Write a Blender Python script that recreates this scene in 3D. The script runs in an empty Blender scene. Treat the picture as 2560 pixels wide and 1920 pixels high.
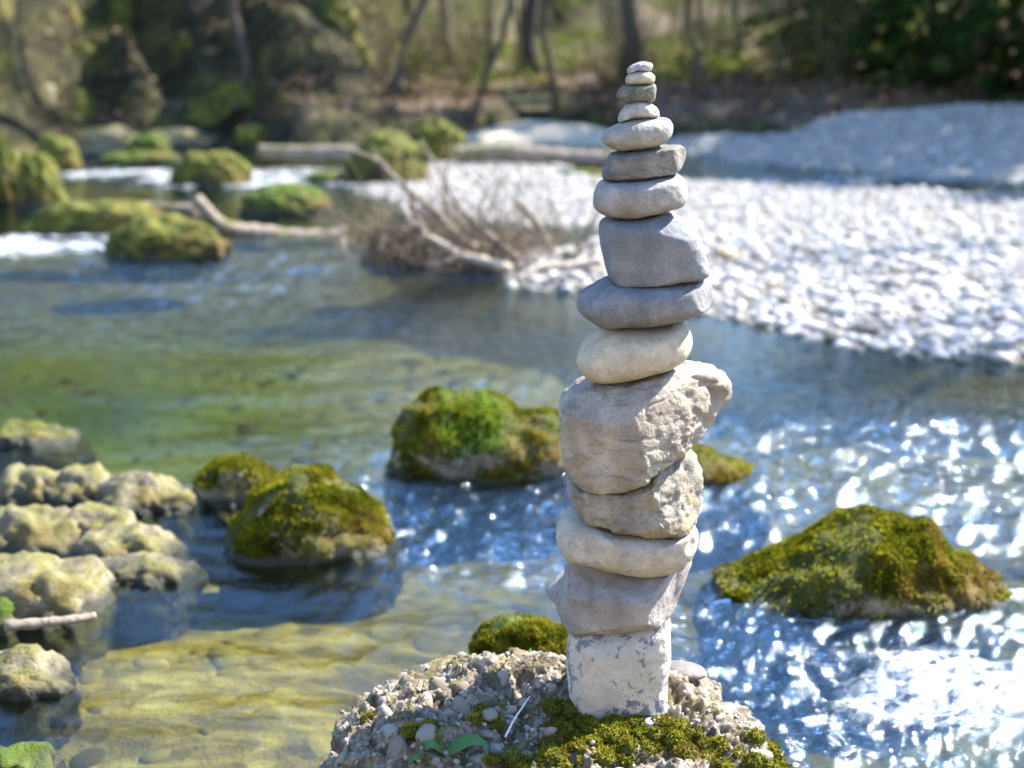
import bpy, math, random
import numpy as np
from mathutils import Vector

# ------------------------------------------------------------------ camera
W, Hh, F = 2560.0, 1920.0, 50.0 / 36.0 * 2560.0
CAM_H, PITCH = 1.70, math.atan((960.0 - 108.0) / F)
cp, sp_ = math.cos(PITCH), math.sin(PITCH)
sc = bpy.context.scene
C = sc.collection
cam_d = bpy.data.cameras.new('camera'); cam = bpy.data.objects.new('camera', cam_d); C.objects.link(cam)
cam.location = (0, 0, CAM_H); cam.rotation_euler = (math.pi / 2 - PITCH, 0, 0)
cam_d.lens = 50; cam_d.sensor_width = 36; cam_d.clip_end = 1000; cam_d.clip_start = 0.05
cam_d.dof.use_dof = True; cam_d.dof.focus_distance = 2.98; cam_d.dof.aperture_fstop = 2.1
sc.camera = cam
# ------------------------------------------------------------------ light
SUN_AZ, SUN_EL = math.radians(61), math.radians(45)
SUN_DIR = Vector((math.sin(SUN_AZ) * math.cos(SUN_EL), math.cos(SUN_AZ) * math.cos(SUN_EL), math.sin(SUN_EL)))
wd = bpy.data.worlds.new('World'); sc.world = wd; wd.use_nodes = True
wn = wd.node_tree; sky = wn.nodes.new('ShaderNodeTexSky'); sky.sky_type = 'NISHITA'; sky.sun_disc = False
sky.sun_elevation = SUN_EL; sky.sun_rotation = SUN_AZ; sky.air_density = 1.0; sky.dust_density = 0.0; sky.ozone_density = 5.0
bg = wn.nodes['Background']; wn.links.new(sky.outputs[0], bg.inputs[0]); bg.inputs[1].default_value = 0.15
sun_d = bpy.data.lights.new('sun', 'SUN'); sun = bpy.data.objects.new('sun', sun_d); C.objects.link(sun)
sun_d.energy = 5.0; sun_d.angle = math.radians(0.53); sun_d.color = (1.0, 0.95, 0.86)
sun.rotation_euler = (-SUN_DIR).to_track_quat('-Z', 'Y').to_euler()
sc.view_settings.view_transform = 'Standard'; sc.view_settings.look = 'None'
sc.view_settings.exposure = 2.05; sc.view_settings.gamma = 1.0
sc.render.engine = 'CYCLES'
sc.cycles.use_denoising = True
sc.cycles.max_bounces = 5; sc.cycles.diffuse_bounces = 3; sc.cycles.glossy_bounces = 2; sc.cycles.transmission_bounces = 3; sc.cycles.transparent_max_bounces = 8
sc.cycles.use_adaptive_sampling = True; sc.cycles.adaptive_threshold = 0.03; sc.cycles.caustics_reflective = False; sc.cycles.caustics_refractive = False
sc.cycles.sample_clamp_indirect = 6.0; sc.cycles.sample_clamp_direct = 0.0

# ------------------------------------------------------------------ projection helpers (2560 x 1920 pixels)
def ray(px, py):
    a, b = (px - 1280.0) / F, (960.0 - py) / F
    return np.array([a, cp + b * sp_, -sp_ + b * cp])
def on_plane(px, py, z=0.0):
    d = ray(px, py); t = (z - CAM_H) / d[2]
    return np.array([d[0] * t, d[1] * t, z])
def at_depth(px, py, Y):
    d = ray(px, py); t = Y / d[1]
    return np.array([d[0] * t, Y, CAM_H + d[2] * t])
K = 2560.0 / 2212.0
def V(pts): return [(x * K, y * K) for x, y in pts]

# ------------------------------------------------------------------ numpy noise
def _h(ix, iy, iz, s):
    n = (ix.astype(np.int64) * 374761393 + iy.astype(np.int64) * 668265263 + iz.astype(np.int64) * 1440662683 + s * 974634777) & 0xffffffff
    n = ((n ^ (n >> 13)) * 1274126177) & 0xffffffff
    n = ((n ^ (n >> 15)) * 2246822519) & 0xffffffff
    return n ^ (n >> 16)
def noise3(P, s=0):
    P = np.asarray(P, dtype=np.float64); i = np.floor(P); f = P - i; i = i.astype(np.int64)
    u = f * f * f * (f * (f * 6 - 15) + 10); out = np.zeros(len(P))
    for a in (0, 1):
        wx = u[:, 0] if a else 1 - u[:, 0]
        for b in (0, 1):
            wy = u[:, 1] if b else 1 - u[:, 1]
            for c in (0, 1):
                wz = u[:, 2] if c else 1 - u[:, 2]
                h = _h(i[:, 0] + a, i[:, 1] + b, i[:, 2] + c, s)
                g = ((h & 1023) / 511.5 - 1) * (f[:, 0] - a) + (((h >> 10) & 1023) / 511.5 - 1) * (f[:, 1] - b) + (((h >> 20) & 1023) / 511.5 - 1) * (f[:, 2] - c)
                out += wx * wy * wz * g
    return out * 1.4
def noise2(x, y, s=0):
    ix = np.floor(x); iy = np.floor(y); fx = x - ix; fy = y - iy; ix = ix.astype(np.int64); iy = iy.astype(np.int64)
    ux = fx * fx * fx * (fx * (fx * 6 - 15) + 10); uy = fy * fy * fy * (fy * (fy * 6 - 15) + 10)
    z = np.zeros_like(ix); out = 0
    for a in (0, 1):
        for b in (0, 1):
            h = _h(ix + a, iy + b, z, s)
            g = ((h & 2047) / 1023.5 - 1) * (fx - a) + (((h >> 11) & 2047) / 1023.5 - 1) * (fy - b)
            out = out + (ux if a else 1 - ux) * (uy if b else 1 - uy) * g
    return out * 1.5
def fbm3(P, oct=4, s=0, gain=.5):
    o = np.zeros(len(P)); a = 1.0; P = np.array(P)
    for k in range(oct): o += a * noise3(P * 2.03 ** k + 17.3 * k, s + k); a *= gain
    return o
def fbm2(x, y, oct=4, s=0, gain=.5):
    o = 0; a = 1.0
    for k in range(oct): o = o + a * noise2(x * 2.03 ** k + 11.7 * k, y * 2.03 ** k + 5.1 * k, s + k); a *= gain
    return o
def sstep(a, b, x):
    t = np.clip((x - a) / (b - a), 0, 1); return t * t * (3 - 2 * t)

# ------------------------------------------------------------------ mesh helpers
def mesh_np(name, v, faces, smooth=True):
    v = np.asarray(v, dtype=np.float32); me = bpy.data.meshes.new(name)
    if not isinstance(faces, (list, tuple)): faces = [faces]
    loops, starts, tot = [], [], []; off = 0
    for f in faces:
        f = np.asarray(f, dtype=np.int32)
        if len(f) == 0: continue
        k = f.shape[1]; loops.append(f.ravel()); starts.append(off + np.arange(len(f)) * k); tot.append(np.full(len(f), k)); off += f.size
    loops = np.concatenate(loops); starts = np.concatenate(starts); tot = np.concatenate(tot)
    me.vertices.add(len(v)); me.vertices.foreach_set('co', v.ravel())
    me.loops.add(len(loops)); me.loops.foreach_set('vertex_index', loops.astype(np.int32))
    me.polygons.add(len(starts)); me.polygons.foreach_set('loop_start', starts.astype(np.int32)); me.polygons.foreach_set('loop_total', tot.astype(np.int32))
    me.polygons.foreach_set('use_smooth', np.full(len(starts), smooth))
    me.update(calc_edges=True); me.validate()
    return me
def obj(name, me, mat=None, parent=None, loc=None, label=None, cat=None, group=None, kind=None):
    o = bpy.data.objects.new(name, me); C.objects.link(o)
    if mat is not None and me is not None and not me.materials: me.materials.append(mat)
    if parent is not None: o.parent = parent
    if loc is not None: o.location = tuple(float(q) for q in loc)
    if label: o['label'] = label
    if cat: o['category'] = cat
    if group: o['group'] = group
    if kind: o['kind'] = kind
    return o
def attr(me, name, vals):
    a = me.attributes.new(name, 'FLOAT', 'POINT'); a.data.foreach_set('value', np.asarray(vals, dtype=np.float32))
def vnormals(v, faces):
    n = np.zeros_like(v)
    for f in faces:
        if f.shape[1] == 4: fn = np.cross(v[f[:, 2]] - v[f[:, 0]], v[f[:, 3]] - v[f[:, 1]])
        else: fn = np.cross(v[f[:, 1]] - v[f[:, 0]], v[f[:, 2]] - v[f[:, 0]])
        for k in range(f.shape[1]): np.add.at(n, f[:, k], fn)
    return n / (np.linalg.norm(n, axis=1, keepdims=True) + 1e-12)
def tris_of(faces):
    out = []
    for f in faces:
        out.append(f if f.shape[1] == 3 else np.vstack([f[:, [0, 1, 2]], f[:, [0, 2, 3]]]))
    return np.vstack(out)
class Soup:
    def __init__(s): s.v = []; s.q = []; s.t = []; s.n = 0
    def add(s, v, q=None, t=None):
        s.v.append(np.asarray(v, dtype=np.float64))
        if q is not None and len(q): s.q.append(np.asarray(q) + s.n)
        if t is not None and len(t): s.t.append(np.asarray(t) + s.n)
        s.n += len(v)
    def mesh(s, name, smooth=True, off=None):
        v = np.vstack(s.v)
        if off is not None: v = v - np.asarray(off)
        fs = ([np.vstack(s.q)] if s.q else []) + ([np.vstack(s.t)] if s.t else [])
        return mesh_np(name, v, fs, smooth)
def tube(pts, rad, sides=6, cap=True):
    pts = np.asarray(pts, dtype=np.float64); n = len(pts); rad = np.broadcast_to(rad, (n,)) if np.ndim(rad) == 0 else np.asarray(rad)
    tan = np.gradient(pts, axis=0); tan /= np.linalg.norm(tan, axis=1, keepdims=True) + 1e-9
    up = np.array([0.31, 0.17, 0.93]) if abs(tan[0][2]) < .9 else np.array([1.0, .2, .1])
    a = np.cross(tan, up); a /= np.linalg.norm(a, axis=1, keepdims=True) + 1e-9; b = np.cross(tan, a)
    th = np.arange(sides) * 2 * math.pi / sides
    v = pts[:, None] + rad[:, None, None] * (np.cos(th)[None, :, None] * a[:, None] + np.sin(th)[None, :, None] * b[:, None])
    v = v.reshape(-1, 3); i = np.arange(n - 1)[:, None] * sides; k = np.arange(sides)[None]; k2 = (k + 1) % sides
    q = np.stack([i + k, i + k2, i + sides + k2, i + sides + k], -1).reshape(-1, 4)
    t = []
    if cap:
        v = np.vstack([v, pts[:1], pts[-1:]]); m = n * sides
        t = [(m, (j + 1) % sides, j) for j in range(sides)] + [(m + 1, (n - 1) * sides + j, (n - 1) * sides + (j + 1) % sides) for j in range(sides)]
    return v, q, np.array(t, dtype=int).reshape(-1, 3)
def spline(pts, n):
    p = np.asarray(pts, dtype=np.float64); m = len(p); q = np.vstack([2 * p[0] - p[1], p, 2 * p[-1] - p[-2]])
    t = np.linspace(0, m - 1 - 1e-6, n); i = t.astype(int); f = (t - i)[:, None]
    a, b, c, d = q[i], q[i + 1], q[i + 2], q[i + 3]
    return .5 * (2 * b + (c - a) * f + (2 * a - 5 * b + 4 * c - d) * f ** 2 + (3 * b - a - 3 * c + d) * f ** 3)
def closed(pts, n):
    p = np.asarray(pts, dtype=np.float64); m = len(p); t = np.linspace(0, m, 900, endpoint=False); i = t.astype(int); f = (t - i)[:, None]
    a, b, c, d = p[(i - 1) % m], p[i % m], p[(i + 1) % m], p[(i + 2) % m]
    r = .5 * (2 * b + (c - a) * f + (2 * a - 5 * b + 4 * c - d) * f ** 2 + (3 * b - a - 3 * c + d) * f ** 3)
    seg = np.linalg.norm(np.roll(r, -1, 0) - r, axis=1); s = np.concatenate([[0], np.cumsum(seg)]); rr = np.vstack([r, r[:1]])
    u = np.linspace(0, s[-1], n, endpoint=False)
    return np.stack([np.interp(u, s, rr[:, k]) for k in range(r.shape[1])], -1)
def inflate(out, D, e=.75, n=110, m=44, ec=None):
    """a solid body from an outline in the x-z plane: out (k,2); depth half-size D"""
    o = closed(out, n); area = np.cross(o, np.roll(o, -1, 0)).sum()
    if area > 0: o = o[::-1]
    c = o.mean(0); ph = np.linspace(-math.pi / 2, math.pi / 2, m + 2)[1:-1]
    s = np.cos(ph) ** e; y = D * np.sign(np.sin(ph)) * np.abs(np.sin(ph)) ** (ec or e)
    v = np.zeros((m, n, 3)); v[:, :, 0] = c[0] + s[:, None] * (o[None, :, 0] - c[0]); v[:, :, 2] = c[1] + s[:, None] * (o[None, :, 1] - c[1]); v[:, :, 1] = y[:, None]
    v = v.reshape(-1, 3); i = np.arange(m - 1)[:, None] * n; k = np.arange(n)[None]; k2 = (k + 1) % n
    q = np.stack([i + k, i + k2, i + n + k2, i + n + k], -1).reshape(-1, 4)
    v = np.vstack([v, [[c[0], -D, c[1]], [c[0], D, c[1]]]]); P = m * n
    t = [(P, (j + 1) % n, j) for j in range(n)] + [(P + 1, (m - 1) * n + j, (m - 1) * n + (j + 1) % n) for j in range(n)]
    return v, [q, np.array(t)]
def ico(sub):
    import bmesh
    bm = bmesh.new(); bmesh.ops.create_icosphere(bm, subdivisions=sub, radius=1.0)
    v = np.array([x.co[:] for x in bm.verts]); f = np.array([[q.index for q in fc.verts] for fc in bm.faces]); bm.free(); return v, f
ICO = {k: ico(k) for k in (1, 2, 3, 5, 6)}

# ------------------------------------------------------------------ materials
class NT:
    def __init__(s, name):
        s.m = bpy.data.materials.new(name); s.m.use_nodes = True; s.t = s.m.node_tree; s.t.nodes.clear()
        s.out = s.n('ShaderNodeOutputMaterial'); s.tc = s.n('ShaderNodeTexCoord'); s.geo = s.n('ShaderNodeNewGeometry')
    def n(s, ty, **kw):
        x = s.t.nodes.new(ty)
        for k, v in kw.items(): setattr(x, k, v)
        return x
    def l(s, a, b): s.t.links.new(a, b)
    def set(s, inp, v):
        if hasattr(v, 'is_output'): s.l(v, inp)
        else: inp.default_value = v
    def noise(s, scale, detail=5, rough=.55, co='Object', dist=0, vec=None):
        x = s.n('ShaderNodeTexNoise'); s.l(vec if vec is not None else s.tc.outputs[co], x.inputs['Vector'])
        x.inputs['Scale'].default_value = scale; x.inputs['Detail'].default_value = detail; x.inputs['Roughness'].default_value = rough; x.inputs['Distortion'].default_value = dist
        return x.outputs[0]
    def voro(s, scale, feat='F1', out=0, co='Object', vec=None):
        x = s.n('ShaderNodeTexVoronoi', feature=feat); s.l(vec if vec is not None else s.tc.outputs[co], x.inputs['Vector']); x.inputs['Scale'].default_value = scale
        return x.outputs[out]
    def ramp(s, fac, stops, interp='LINEAR'):
        x = s.n('ShaderNodeValToRGB'); e = x.color_ramp.elements; x.color_ramp.interpolation = interp
        while len(e) < len(stops): e.new(.5)
        for k, (p, c) in enumerate(stops):
            e[k].position = p; e[k].color = (c, c, c, 1) if not hasattr(c, '__len__') else (*c, 1)
        s.l(fac, x.inputs[0]); return x.outputs[0]
    def mix(s, f, a, b, mode='MIX'):
        x = s.n('ShaderNodeMix', data_type='RGBA', blend_type=mode); s.set(x.inputs[0], f)
        s.set(x.inputs[6], a if hasattr(a, 'is_output') else (*a, 1)); s.set(x.inputs[7], b if hasattr(b, 'is_output') else (*b, 1)); return x.outputs[2]
    def math(s, op, a, b=0.0, clamp=False):
        x = s.n('ShaderNodeMath', operation=op, use_clamp=clamp); s.set(x.inputs[0], a); s.set(x.inputs[1], b); return x.outputs[0]
    def bump(s, h, strength, dist=.01, normal=None):
        x = s.n('ShaderNodeBump'); x.inputs['Strength'].default_value = strength; x.inputs['Distance'].default_value = dist; s.l(h, x.inputs['Height'])
        if normal is not None: s.l(normal, x.inputs['Normal'])
        return x.outputs[0]
    def bsdf(s, col, rough=.85, normal=None, spec=.3):
        b = s.n('ShaderNodeBsdfPrincipled'); s.set(b.inputs['Base Color'], col if hasattr(col, 'is_output') else (*col, 1)); s.set(b.inputs['Roughness'], rough)
        b.inputs['Specular IOR Level'].default_value = spec
        if normal is not None: s.l(normal, b.inputs['Normal'])
        return b.outputs[0]
    def done(s, sh): s.l(sh, s.out.inputs[0]); return s.m
    def normz(s):
        x = s.n('ShaderNodeSeparateXYZ'); s.l(s.geo.outputs['Normal'], x.inputs[0]); return x.outputs[2]
    def attr(s, name):
        x = s.n('ShaderNodeAttribute', attribute_name=name); return x.outputs['Fac']
TONE = {'stone_dark_slab': .80, 'stone_blue_grey': .78, 'stone_slate_grey': .80, 'stone_grey_loaf': .80, 'stone_olive_grey': .82, 'stone_pale_grey': .88, 'stone_mauve_brown': .98, 'stone_rough_ochre': .74, 'stone_rugged_tan': .86, 'stone_sand': .90, 'stone_cream': .92, 'stone_mauve_grey': .8, 'stone_green_speckled': .75, 'stone_beige': .85}
def stone_mat(name, c1, c2, blot=None, blot_lo=.56, speck=None, sc_=12, vein=None, bumps=.35, rough=.8, blot_scale=9, fine=220, blot_mask=0, strata=False):
    m = NT(name); n1 = m.noise(sc_, 6, .6); tn = TONE.get(name, 1.0); c1 = tuple(q * tn for q in c1); c2 = tuple(q * tn for q in c2); blot = blot and tuple(q * tn for q in blot); vein = vein and tuple(q * tn for q in vein); speck = speck and tuple(q * tn for q in speck)
    wm = lambda c, k: (c[0] * k * 1.03, c[1] * k * .99, c[2] * k * .97)
    col = m.ramp(n1, [(.34, wm(c1, .80)), (.64, wm(c2, 1.0))])
    col = m.mix(m.ramp(m.noise(sc_ * 3.3, 6, .7), [(.36, .55), (.56, 0.0)]), col, wm(c1, .62))
    if strata:
        mp = m.n('ShaderNodeMapping'); mp.inputs['Scale'].default_value = (1, 1, 5); mp.inputs['Rotation'].default_value = (0, .25, 0); m.l(m.tc.outputs['Object'], mp.inputs[0])
        col = m.mix(m.ramp(m.noise(11, 6, .65, vec=mp.outputs[0], dist=.6), [(.34, .85), (.47, 0.0)]), col, wm(c1, .42))
    if blot is not None:
        n2 = m.noise(blot_scale, 7, .68, dist=.4)
        if blot_mask: n2 = m.math('ADD', n2, m.math('MULTIPLY', m.math('SUBTRACT', m.noise(blot_mask, 2, .5), .5), .55))
        f = m.ramp(n2, [(blot_lo, 0.0), (blot_lo + .06, 1.0)]); col = m.mix(f, col, blot)
    n3 = m.noise(fine, 3, .6); col = m.mix(m.ramp(n3, [(.35, .32), (.62, 0.0)]), col, tuple(q * .55 for q in c1))
    if speck is not None:
        v = m.voro(150); col = m.mix(m.ramp(v, [(.14, .4), (.24, 0.0)]), col, speck)
    h = m.math('ADD', m.math('MULTIPLY', m.noise(55, 6, .68), 1.5), m.math('MULTIPLY', n3, .5))
    if vein is not None:
        w = m.noise(5, 3, .5, dist=1.8); d = m.math('ABSOLUTE', m.math('SUBTRACT', w, .5)); f = m.ramp(d, [(.0, .42), (.010, 0.0)]); f = m.math('MULTIPLY', f, m.ramp(m.noise(9, 2), [(.45, 0.0), (.6, 1.0)])); col = m.mix(f, col, vein)
        h = m.math('SUBTRACT', h, m.math('MULTIPLY', f, .5))
    return m.done(m.bsdf(col, rough, m.bump(h, bumps, .006)))
def pebble_mat(name, cols, rnd='island', moss=0.0, wetline=True):
    m = NT(name)
    if rnd == 'island': r = m.geo.outputs['Random Per Island']
    else:
        oi = m.n('ShaderNodeObjectInfo'); r = oi.outputs['Random']
    col = m.ramp(r, [(k / (len(cols) - 1), c) for k, c in enumerate(cols)])
    if wetline:
        xg = m.n('ShaderNodeSeparateXYZ'); m.l(m.geo.outputs['Position'], xg.inputs[0]); col = m.mix(m.ramp(m.math('ADD', xg.outputs[2], .5), [(.495, .9), (.53, 0.0)]), col, (.07, .058, .03))
    n = m.noise(60, 4, .6, co='Object'); col = m.mix(m.ramp(n, [(.35, .5), (.65, 0.0)]), col, (.17, .14, .10))
    if moss:
        g = m.noise(14, 4, .6); col = m.mix(m.ramp(g, [(.58, 0.0), (.68, moss)]), col, (.13, .12, .02))
    return m.done(m.bsdf(col, .8, m.bump(m.noise(160, 4, .6), .4, .004)))
def mossy_mat(name, rock1=(.20, .17, .12), rock2=(.42, .37, .28), mossc=((.05, .065, .008), (.12, .125, .012), (.22, .20, .03)), cover=.5, sc_=1.0, wet=True, nzw=.16):
    m = NT(name); rock = m.ramp(m.noise(9 * sc_, 7, .65), [(.3, rock1), (.7, rock2)])
    ms = m.ramp(m.noise(7 * sc_, 6, .7), [(.28, mossc[0]), (.5, mossc[1]), (.74, mossc[2])])
    br = m.noise(3.1 * sc_, 3, .5); ms = m.mix(m.ramp(br, [(.52, 0.0), (.68, .75)]), ms, (.13, .075, .022))
    f = m.math('ADD', m.noise(5 * sc_, 6, .7), m.math('MULTIPLY', m.normz(), nzw)); f = m.ramp(f, [(.62 - cover * .25, 0.0), (.70 - cover * .25, 1.0)])
    col = m.mix(f, rock, ms)
    h = m.math('ADD', m.noise(26 * sc_, 6, .7), m.math('MULTIPLY', m.noise(110 * sc_, 3, .6), .4))
    rough = .9
    if wet:   # rock is dark and slick where the water keeps it wet
        x = m.n('ShaderNodeSeparateXYZ'); m.l(m.geo.outputs['Position'], x.inputs[0])
        z = m.math('ADD', x.outputs[2], m.math('MULTIPLY', m.math('SUBTRACT', m.noise(9, 3), .5), .06)); wf = m.ramp(z, [(.02, 1.0), (.06, 0.0)])
        col = m.mix(wf, col, (.03, .028, .016)); rough = m.math('SUBTRACT', .9, m.math('MULTIPLY', wf, .55))
    return m.done(m.bsdf(col, rough, m.bump(h, .8, .02 / sc_)))
def leafy_mat(name, c1, c2, c3=None, trans=.45, rnd=True):
    m = NT(name); st = [(0.0, c1), (.55, c2)] + ([(1.0, c3)] if c3 else [])
    col = m.ramp(m.geo.outputs['Random Per Island'], st)
    d = m.n('ShaderNodeBsdfDiffuse'); m.l(col, d.inputs[0]); t = m.n('ShaderNodeBsdfTranslucent'); m.l(col, t.inputs[0])
    x = m.n('ShaderNodeMixShader'); x.inputs[0].default_value = trans; m.l(d.outputs[0], x.inputs[1]); m.l(t.outputs[0], x.inputs[2])
    return m.done(x.outputs[0])
def moss_mat(name, dark, mid, bright, brown, trans=.35, sc_=9.0):
    m = NT(name); f = m.math('ADD', m.math('MULTIPLY', m.noise(sc_, 4, .6), .8), m.math('MULTIPLY', m.geo.outputs['Random Per Island'], .22))
    col = m.ramp(f, [(.34, dark), (.50, mid), (.66, bright)]); col = m.mix(m.ramp(m.noise(sc_ * .55, 3, .5), [(.54, 0.0), (.66, .85)]), col, brown)
    d = m.n('ShaderNodeBsdfDiffuse'); m.l(col, d.inputs[0]); t = m.n('ShaderNodeBsdfTranslucent'); m.l(col, t.inputs[0])
    x = m.n('ShaderNodeMixShader'); x.inputs[0].default_value = trans; m.l(d.outputs[0], x.inputs[1]); m.l(t.outputs[0], x.inputs[2])
    return m.done(x.outputs[0])
def bark_mat(name, c1, c2, moss=None):
    m = NT(name); mp = m.n('ShaderNodeMapping'); mp.inputs['Scale'].default_value = (1, 1, .25); m.l(m.tc.outputs['Object'], mp.inputs[0])
    n = m.noise(22, 6, .65, vec=mp.outputs[0]); col = m.ramp(n, [(.3, c1), (.7, c2)])
    if moss: col = m.mix(m.ramp(m.noise(4, 5, .6), [(.5, 0.0), (.62, .8)]), col, moss)
    return m.done(m.bsdf(col, .9, m.bump(n, .7, .02)))

# ================================================================== SETTING
def poly_sd(x, y, poly):
    """signed distance, positive inside"""
    p = np.asarray(poly); d = np.full(x.shape, 1e9); ins = np.zeros(x.shape, bool); m = len(p)
    for i in range(m):
        a, b = p[i], p[(i + 1) % m]; e = b - a; wx, wy = x - a[0], y - a[1]
        t = np.clip((wx * e[0] + wy * e[1]) / (e @ e + 1e-12), 0, 1); d = np.minimum(d, np.hypot(wx - e[0] * t, wy - e[1] * t))
        c = ((a[1] > y) != (b[1] > y)) & (x < (b[0] - a[0]) * (y - a[1]) / (b[1] - a[1] + 1e-12) + a[0]); ins ^= c
    return np.where(ins, d, -d)
def shore(x):
    return 24.0 + 3.2 * np.exp(-((x - .4) / 2.2) ** 2) + .7 * np.sin(x * .9 + 1) + .4 * np.sin(x * 2.3) - 2.5 * sstep(-6, -11, x)
def far_h(x, y):
    t = y - shore(x) + .5 * noise2(x * .8, y * .8, 3)
    h = np.interp(t, [-4, -1.2, 0, .35, 1.0, 4, 10, 22, 36, 130], [-.55, -.35, .0, .35, .62, .8, .95, 1.35, 2.4, 8])
    h = h + np.clip(t - 30, 0, 110) * .34 * (1 - .72 * sstep(.05, .22, x / np.maximum(y, 1.0)))
    left = sstep(-2.0, -5.0, x) * (sstep(.6, 4.2, t) * 2.4 + .12 * np.clip(t, 0, 40)) + sstep(-1.6, -4.5, x) * sstep(.4, 2.0, t) * sstep(14, 6, t) * 1.0 * (1 - 2.4 * np.abs(noise2(x * .75, y * .55, 71)))
    right = sstep(5, 14, x) * sstep(0, 9, t) * 1.6
    return h + left + right + sstep(-.2, 1.5, t) * .22 * fbm2(x * .55, y * .55, 4, 9)
def bed_depth(x, y):
    d = -.34 - .10 * noise2(x * .35, y * .35, 21) + .03 * fbm2(x * 2.4, y * 2.4, 3, 22)
    d = d + .22 * np.exp(-(((x + 1.0) / 1.3) ** 2 + ((y - 3.9) / 1.5) ** 2))          # shallow by the left foreground
    d = d - .30 * np.exp(-(((x + 2.6) / 2.0) ** 2 + ((y - 8.2) / 2.0) ** 2))         # green pool
    return d
def hit(px, py):
    d = ray(px, py)
    for t in np.arange(15, 120, .15):
        if CAM_H + d[2] * t < float(far_h(np.array([d[0] * t]), np.array([d[1] * t]))[0]): return np.array([d[0] * t, d[1] * t, CAM_H + d[2] * t])
    return np.array([d[0] * 60, d[1] * 60, 2.5])
def grid(name, xs, ys, hf, mat, kind='structure', label=None):
    X, Y = np.meshgrid(xs, ys); x, y = X.ravel(), Y.ravel(); z = hf(x, y); nx, ny = len(xs), len(ys)
    i = np.arange(ny - 1)[:, None] * nx; k = np.arange(nx - 1)[None]; q = np.stack([i + k, i + k + 1, i + nx + k + 1, i + nx + k], -1).reshape(-1, 4)
    me = mesh_np(name, np.stack([x, y, z], -1), [q]); return obj(name, me, mat, kind=kind, label=label), x, y, z
# --- river bed and wooded bank: one sheet
m = NT('river_bed_and_bank')
x_ = m.n('ShaderNodeSeparateXYZ'); m.l(m.geo.outputs['Position'], x_.inputs[0]); zc = x_.outputs[2]
mpf = m.n('ShaderNodeMapping'); mpf.inputs['Scale'].default_value = (1, 2.3, 1); mpf.inputs['Rotation'].default_value = (0, 0, .25); m.l(m.tc.outputs['Object'], mpf.inputs[0]); flow = mpf.outputs[0]
bedc = m.ramp(m.noise(2.6, 7, .65), [(.28, (.07, .05, .015)), (.45, (.20, .15, .035)), (.6, (.30, .24, .055)), (.75, (.42, .36, .14))])
bedc = m.mix(m.attr('shal'), m.mix(.92, bedc, (.016, .017, .012)), m.mix(.75, bedc, m.ramp(m.noise(3.2, 6, .68, vec=flow, dist=.5), [(.40, (.035, .024, .006)), (.47, (.15, .105, .022)), (.54, (.34, .26, .06)), (.62, (.46, .40, .17))]))); cob = m.voro(9, out=1); bedc = m.mix(.3, bedc, m.ramp(cob, [(.1, (.12, .085, .03)), (.5, (.30, .23, .07)), (.9, (.45, .40, .22))]))  # outside the mask the bed is painted dark, for light lost in deeper water
bedc = m.mix(m.attr('pool'), bedc, m.ramp(m.noise(.9, 3, .5), [(.35, (.04, .075, .015)), (.65, (.12, .17, .03))]))
lit = m.ramp(m.noise(3.0, 8, .7), [(.3, (.03, .02, .011)), (.5, (.09, .06, .035)), (.72, (.22, .155, .10))])
grn = m.ramp(m.noise(6, 6, .7), [(.3, (.025, .045, .008)), (.7, (.12, .13, .025))])
lit = m.mix(m.ramp(m.noise(.33, 5, .6), [(.50, 0.0), (.60, .75)]), lit, grn)
stp = m.math('ADD', m.normz(), m.math('MULTIPLY', m.math('SUBTRACT', m.noise(1.6, 4), .5), .5)); lit = m.mix(m.ramp(stp, [(.74, 1.0), (.92, 0.0)]), lit, m.ramp(m.noise(2.2, 5, .65), [(.35, (.014, .011, .007)), (.52, (.035, .032, .011)), (.70, (.10, .088, .018))]))
col = m.mix(m.ramp(m.math('ADD', zc, m.math('MULTIPLY', m.noise(3, 3), .12)), [(.06, 0.0), (.13, 1.0)]), bedc, lit)
hb = m.math('ADD', m.noise(9, 7, .7), m.math('MULTIPLY', m.voro(9), .6))
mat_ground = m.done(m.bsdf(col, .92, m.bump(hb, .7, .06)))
gx = np.sinh(np.linspace(-3.6, 3.6, 300)) / math.sinh(3.6) * 75
gy = np.concatenate([np.linspace(-30, 1.2, 14, endpoint=False), np.linspace(1.2, 20, 150, endpoint=False), np.linspace(20, 48, 170, endpoint=False), np.linspace(48, 150, 50)])
def ground_h(x, y):
    f = far_h(x, y); b = bed_depth(x, y); t = y - shore(x); return np.where(t < -3.5, b, b + (f - b) * sstep(-3.5, -1.0, t))
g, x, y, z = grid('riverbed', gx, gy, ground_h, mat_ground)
pool = np.exp(-(((x + 2.9) / 2.2) ** 2 + ((y - 8.3) / 2.1) ** 2)) + .6 * np.exp(-(((x - 1.6) / .7) ** 2 + ((y - 3.4) / .5) ** 2))
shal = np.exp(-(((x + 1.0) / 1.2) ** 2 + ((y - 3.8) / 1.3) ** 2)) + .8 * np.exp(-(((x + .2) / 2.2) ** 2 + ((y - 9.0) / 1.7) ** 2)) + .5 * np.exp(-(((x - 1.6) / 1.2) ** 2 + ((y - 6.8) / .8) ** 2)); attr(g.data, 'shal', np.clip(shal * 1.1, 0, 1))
attr(g.data, 'pool', np.clip(pool * 1.1, 0, 1))
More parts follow.
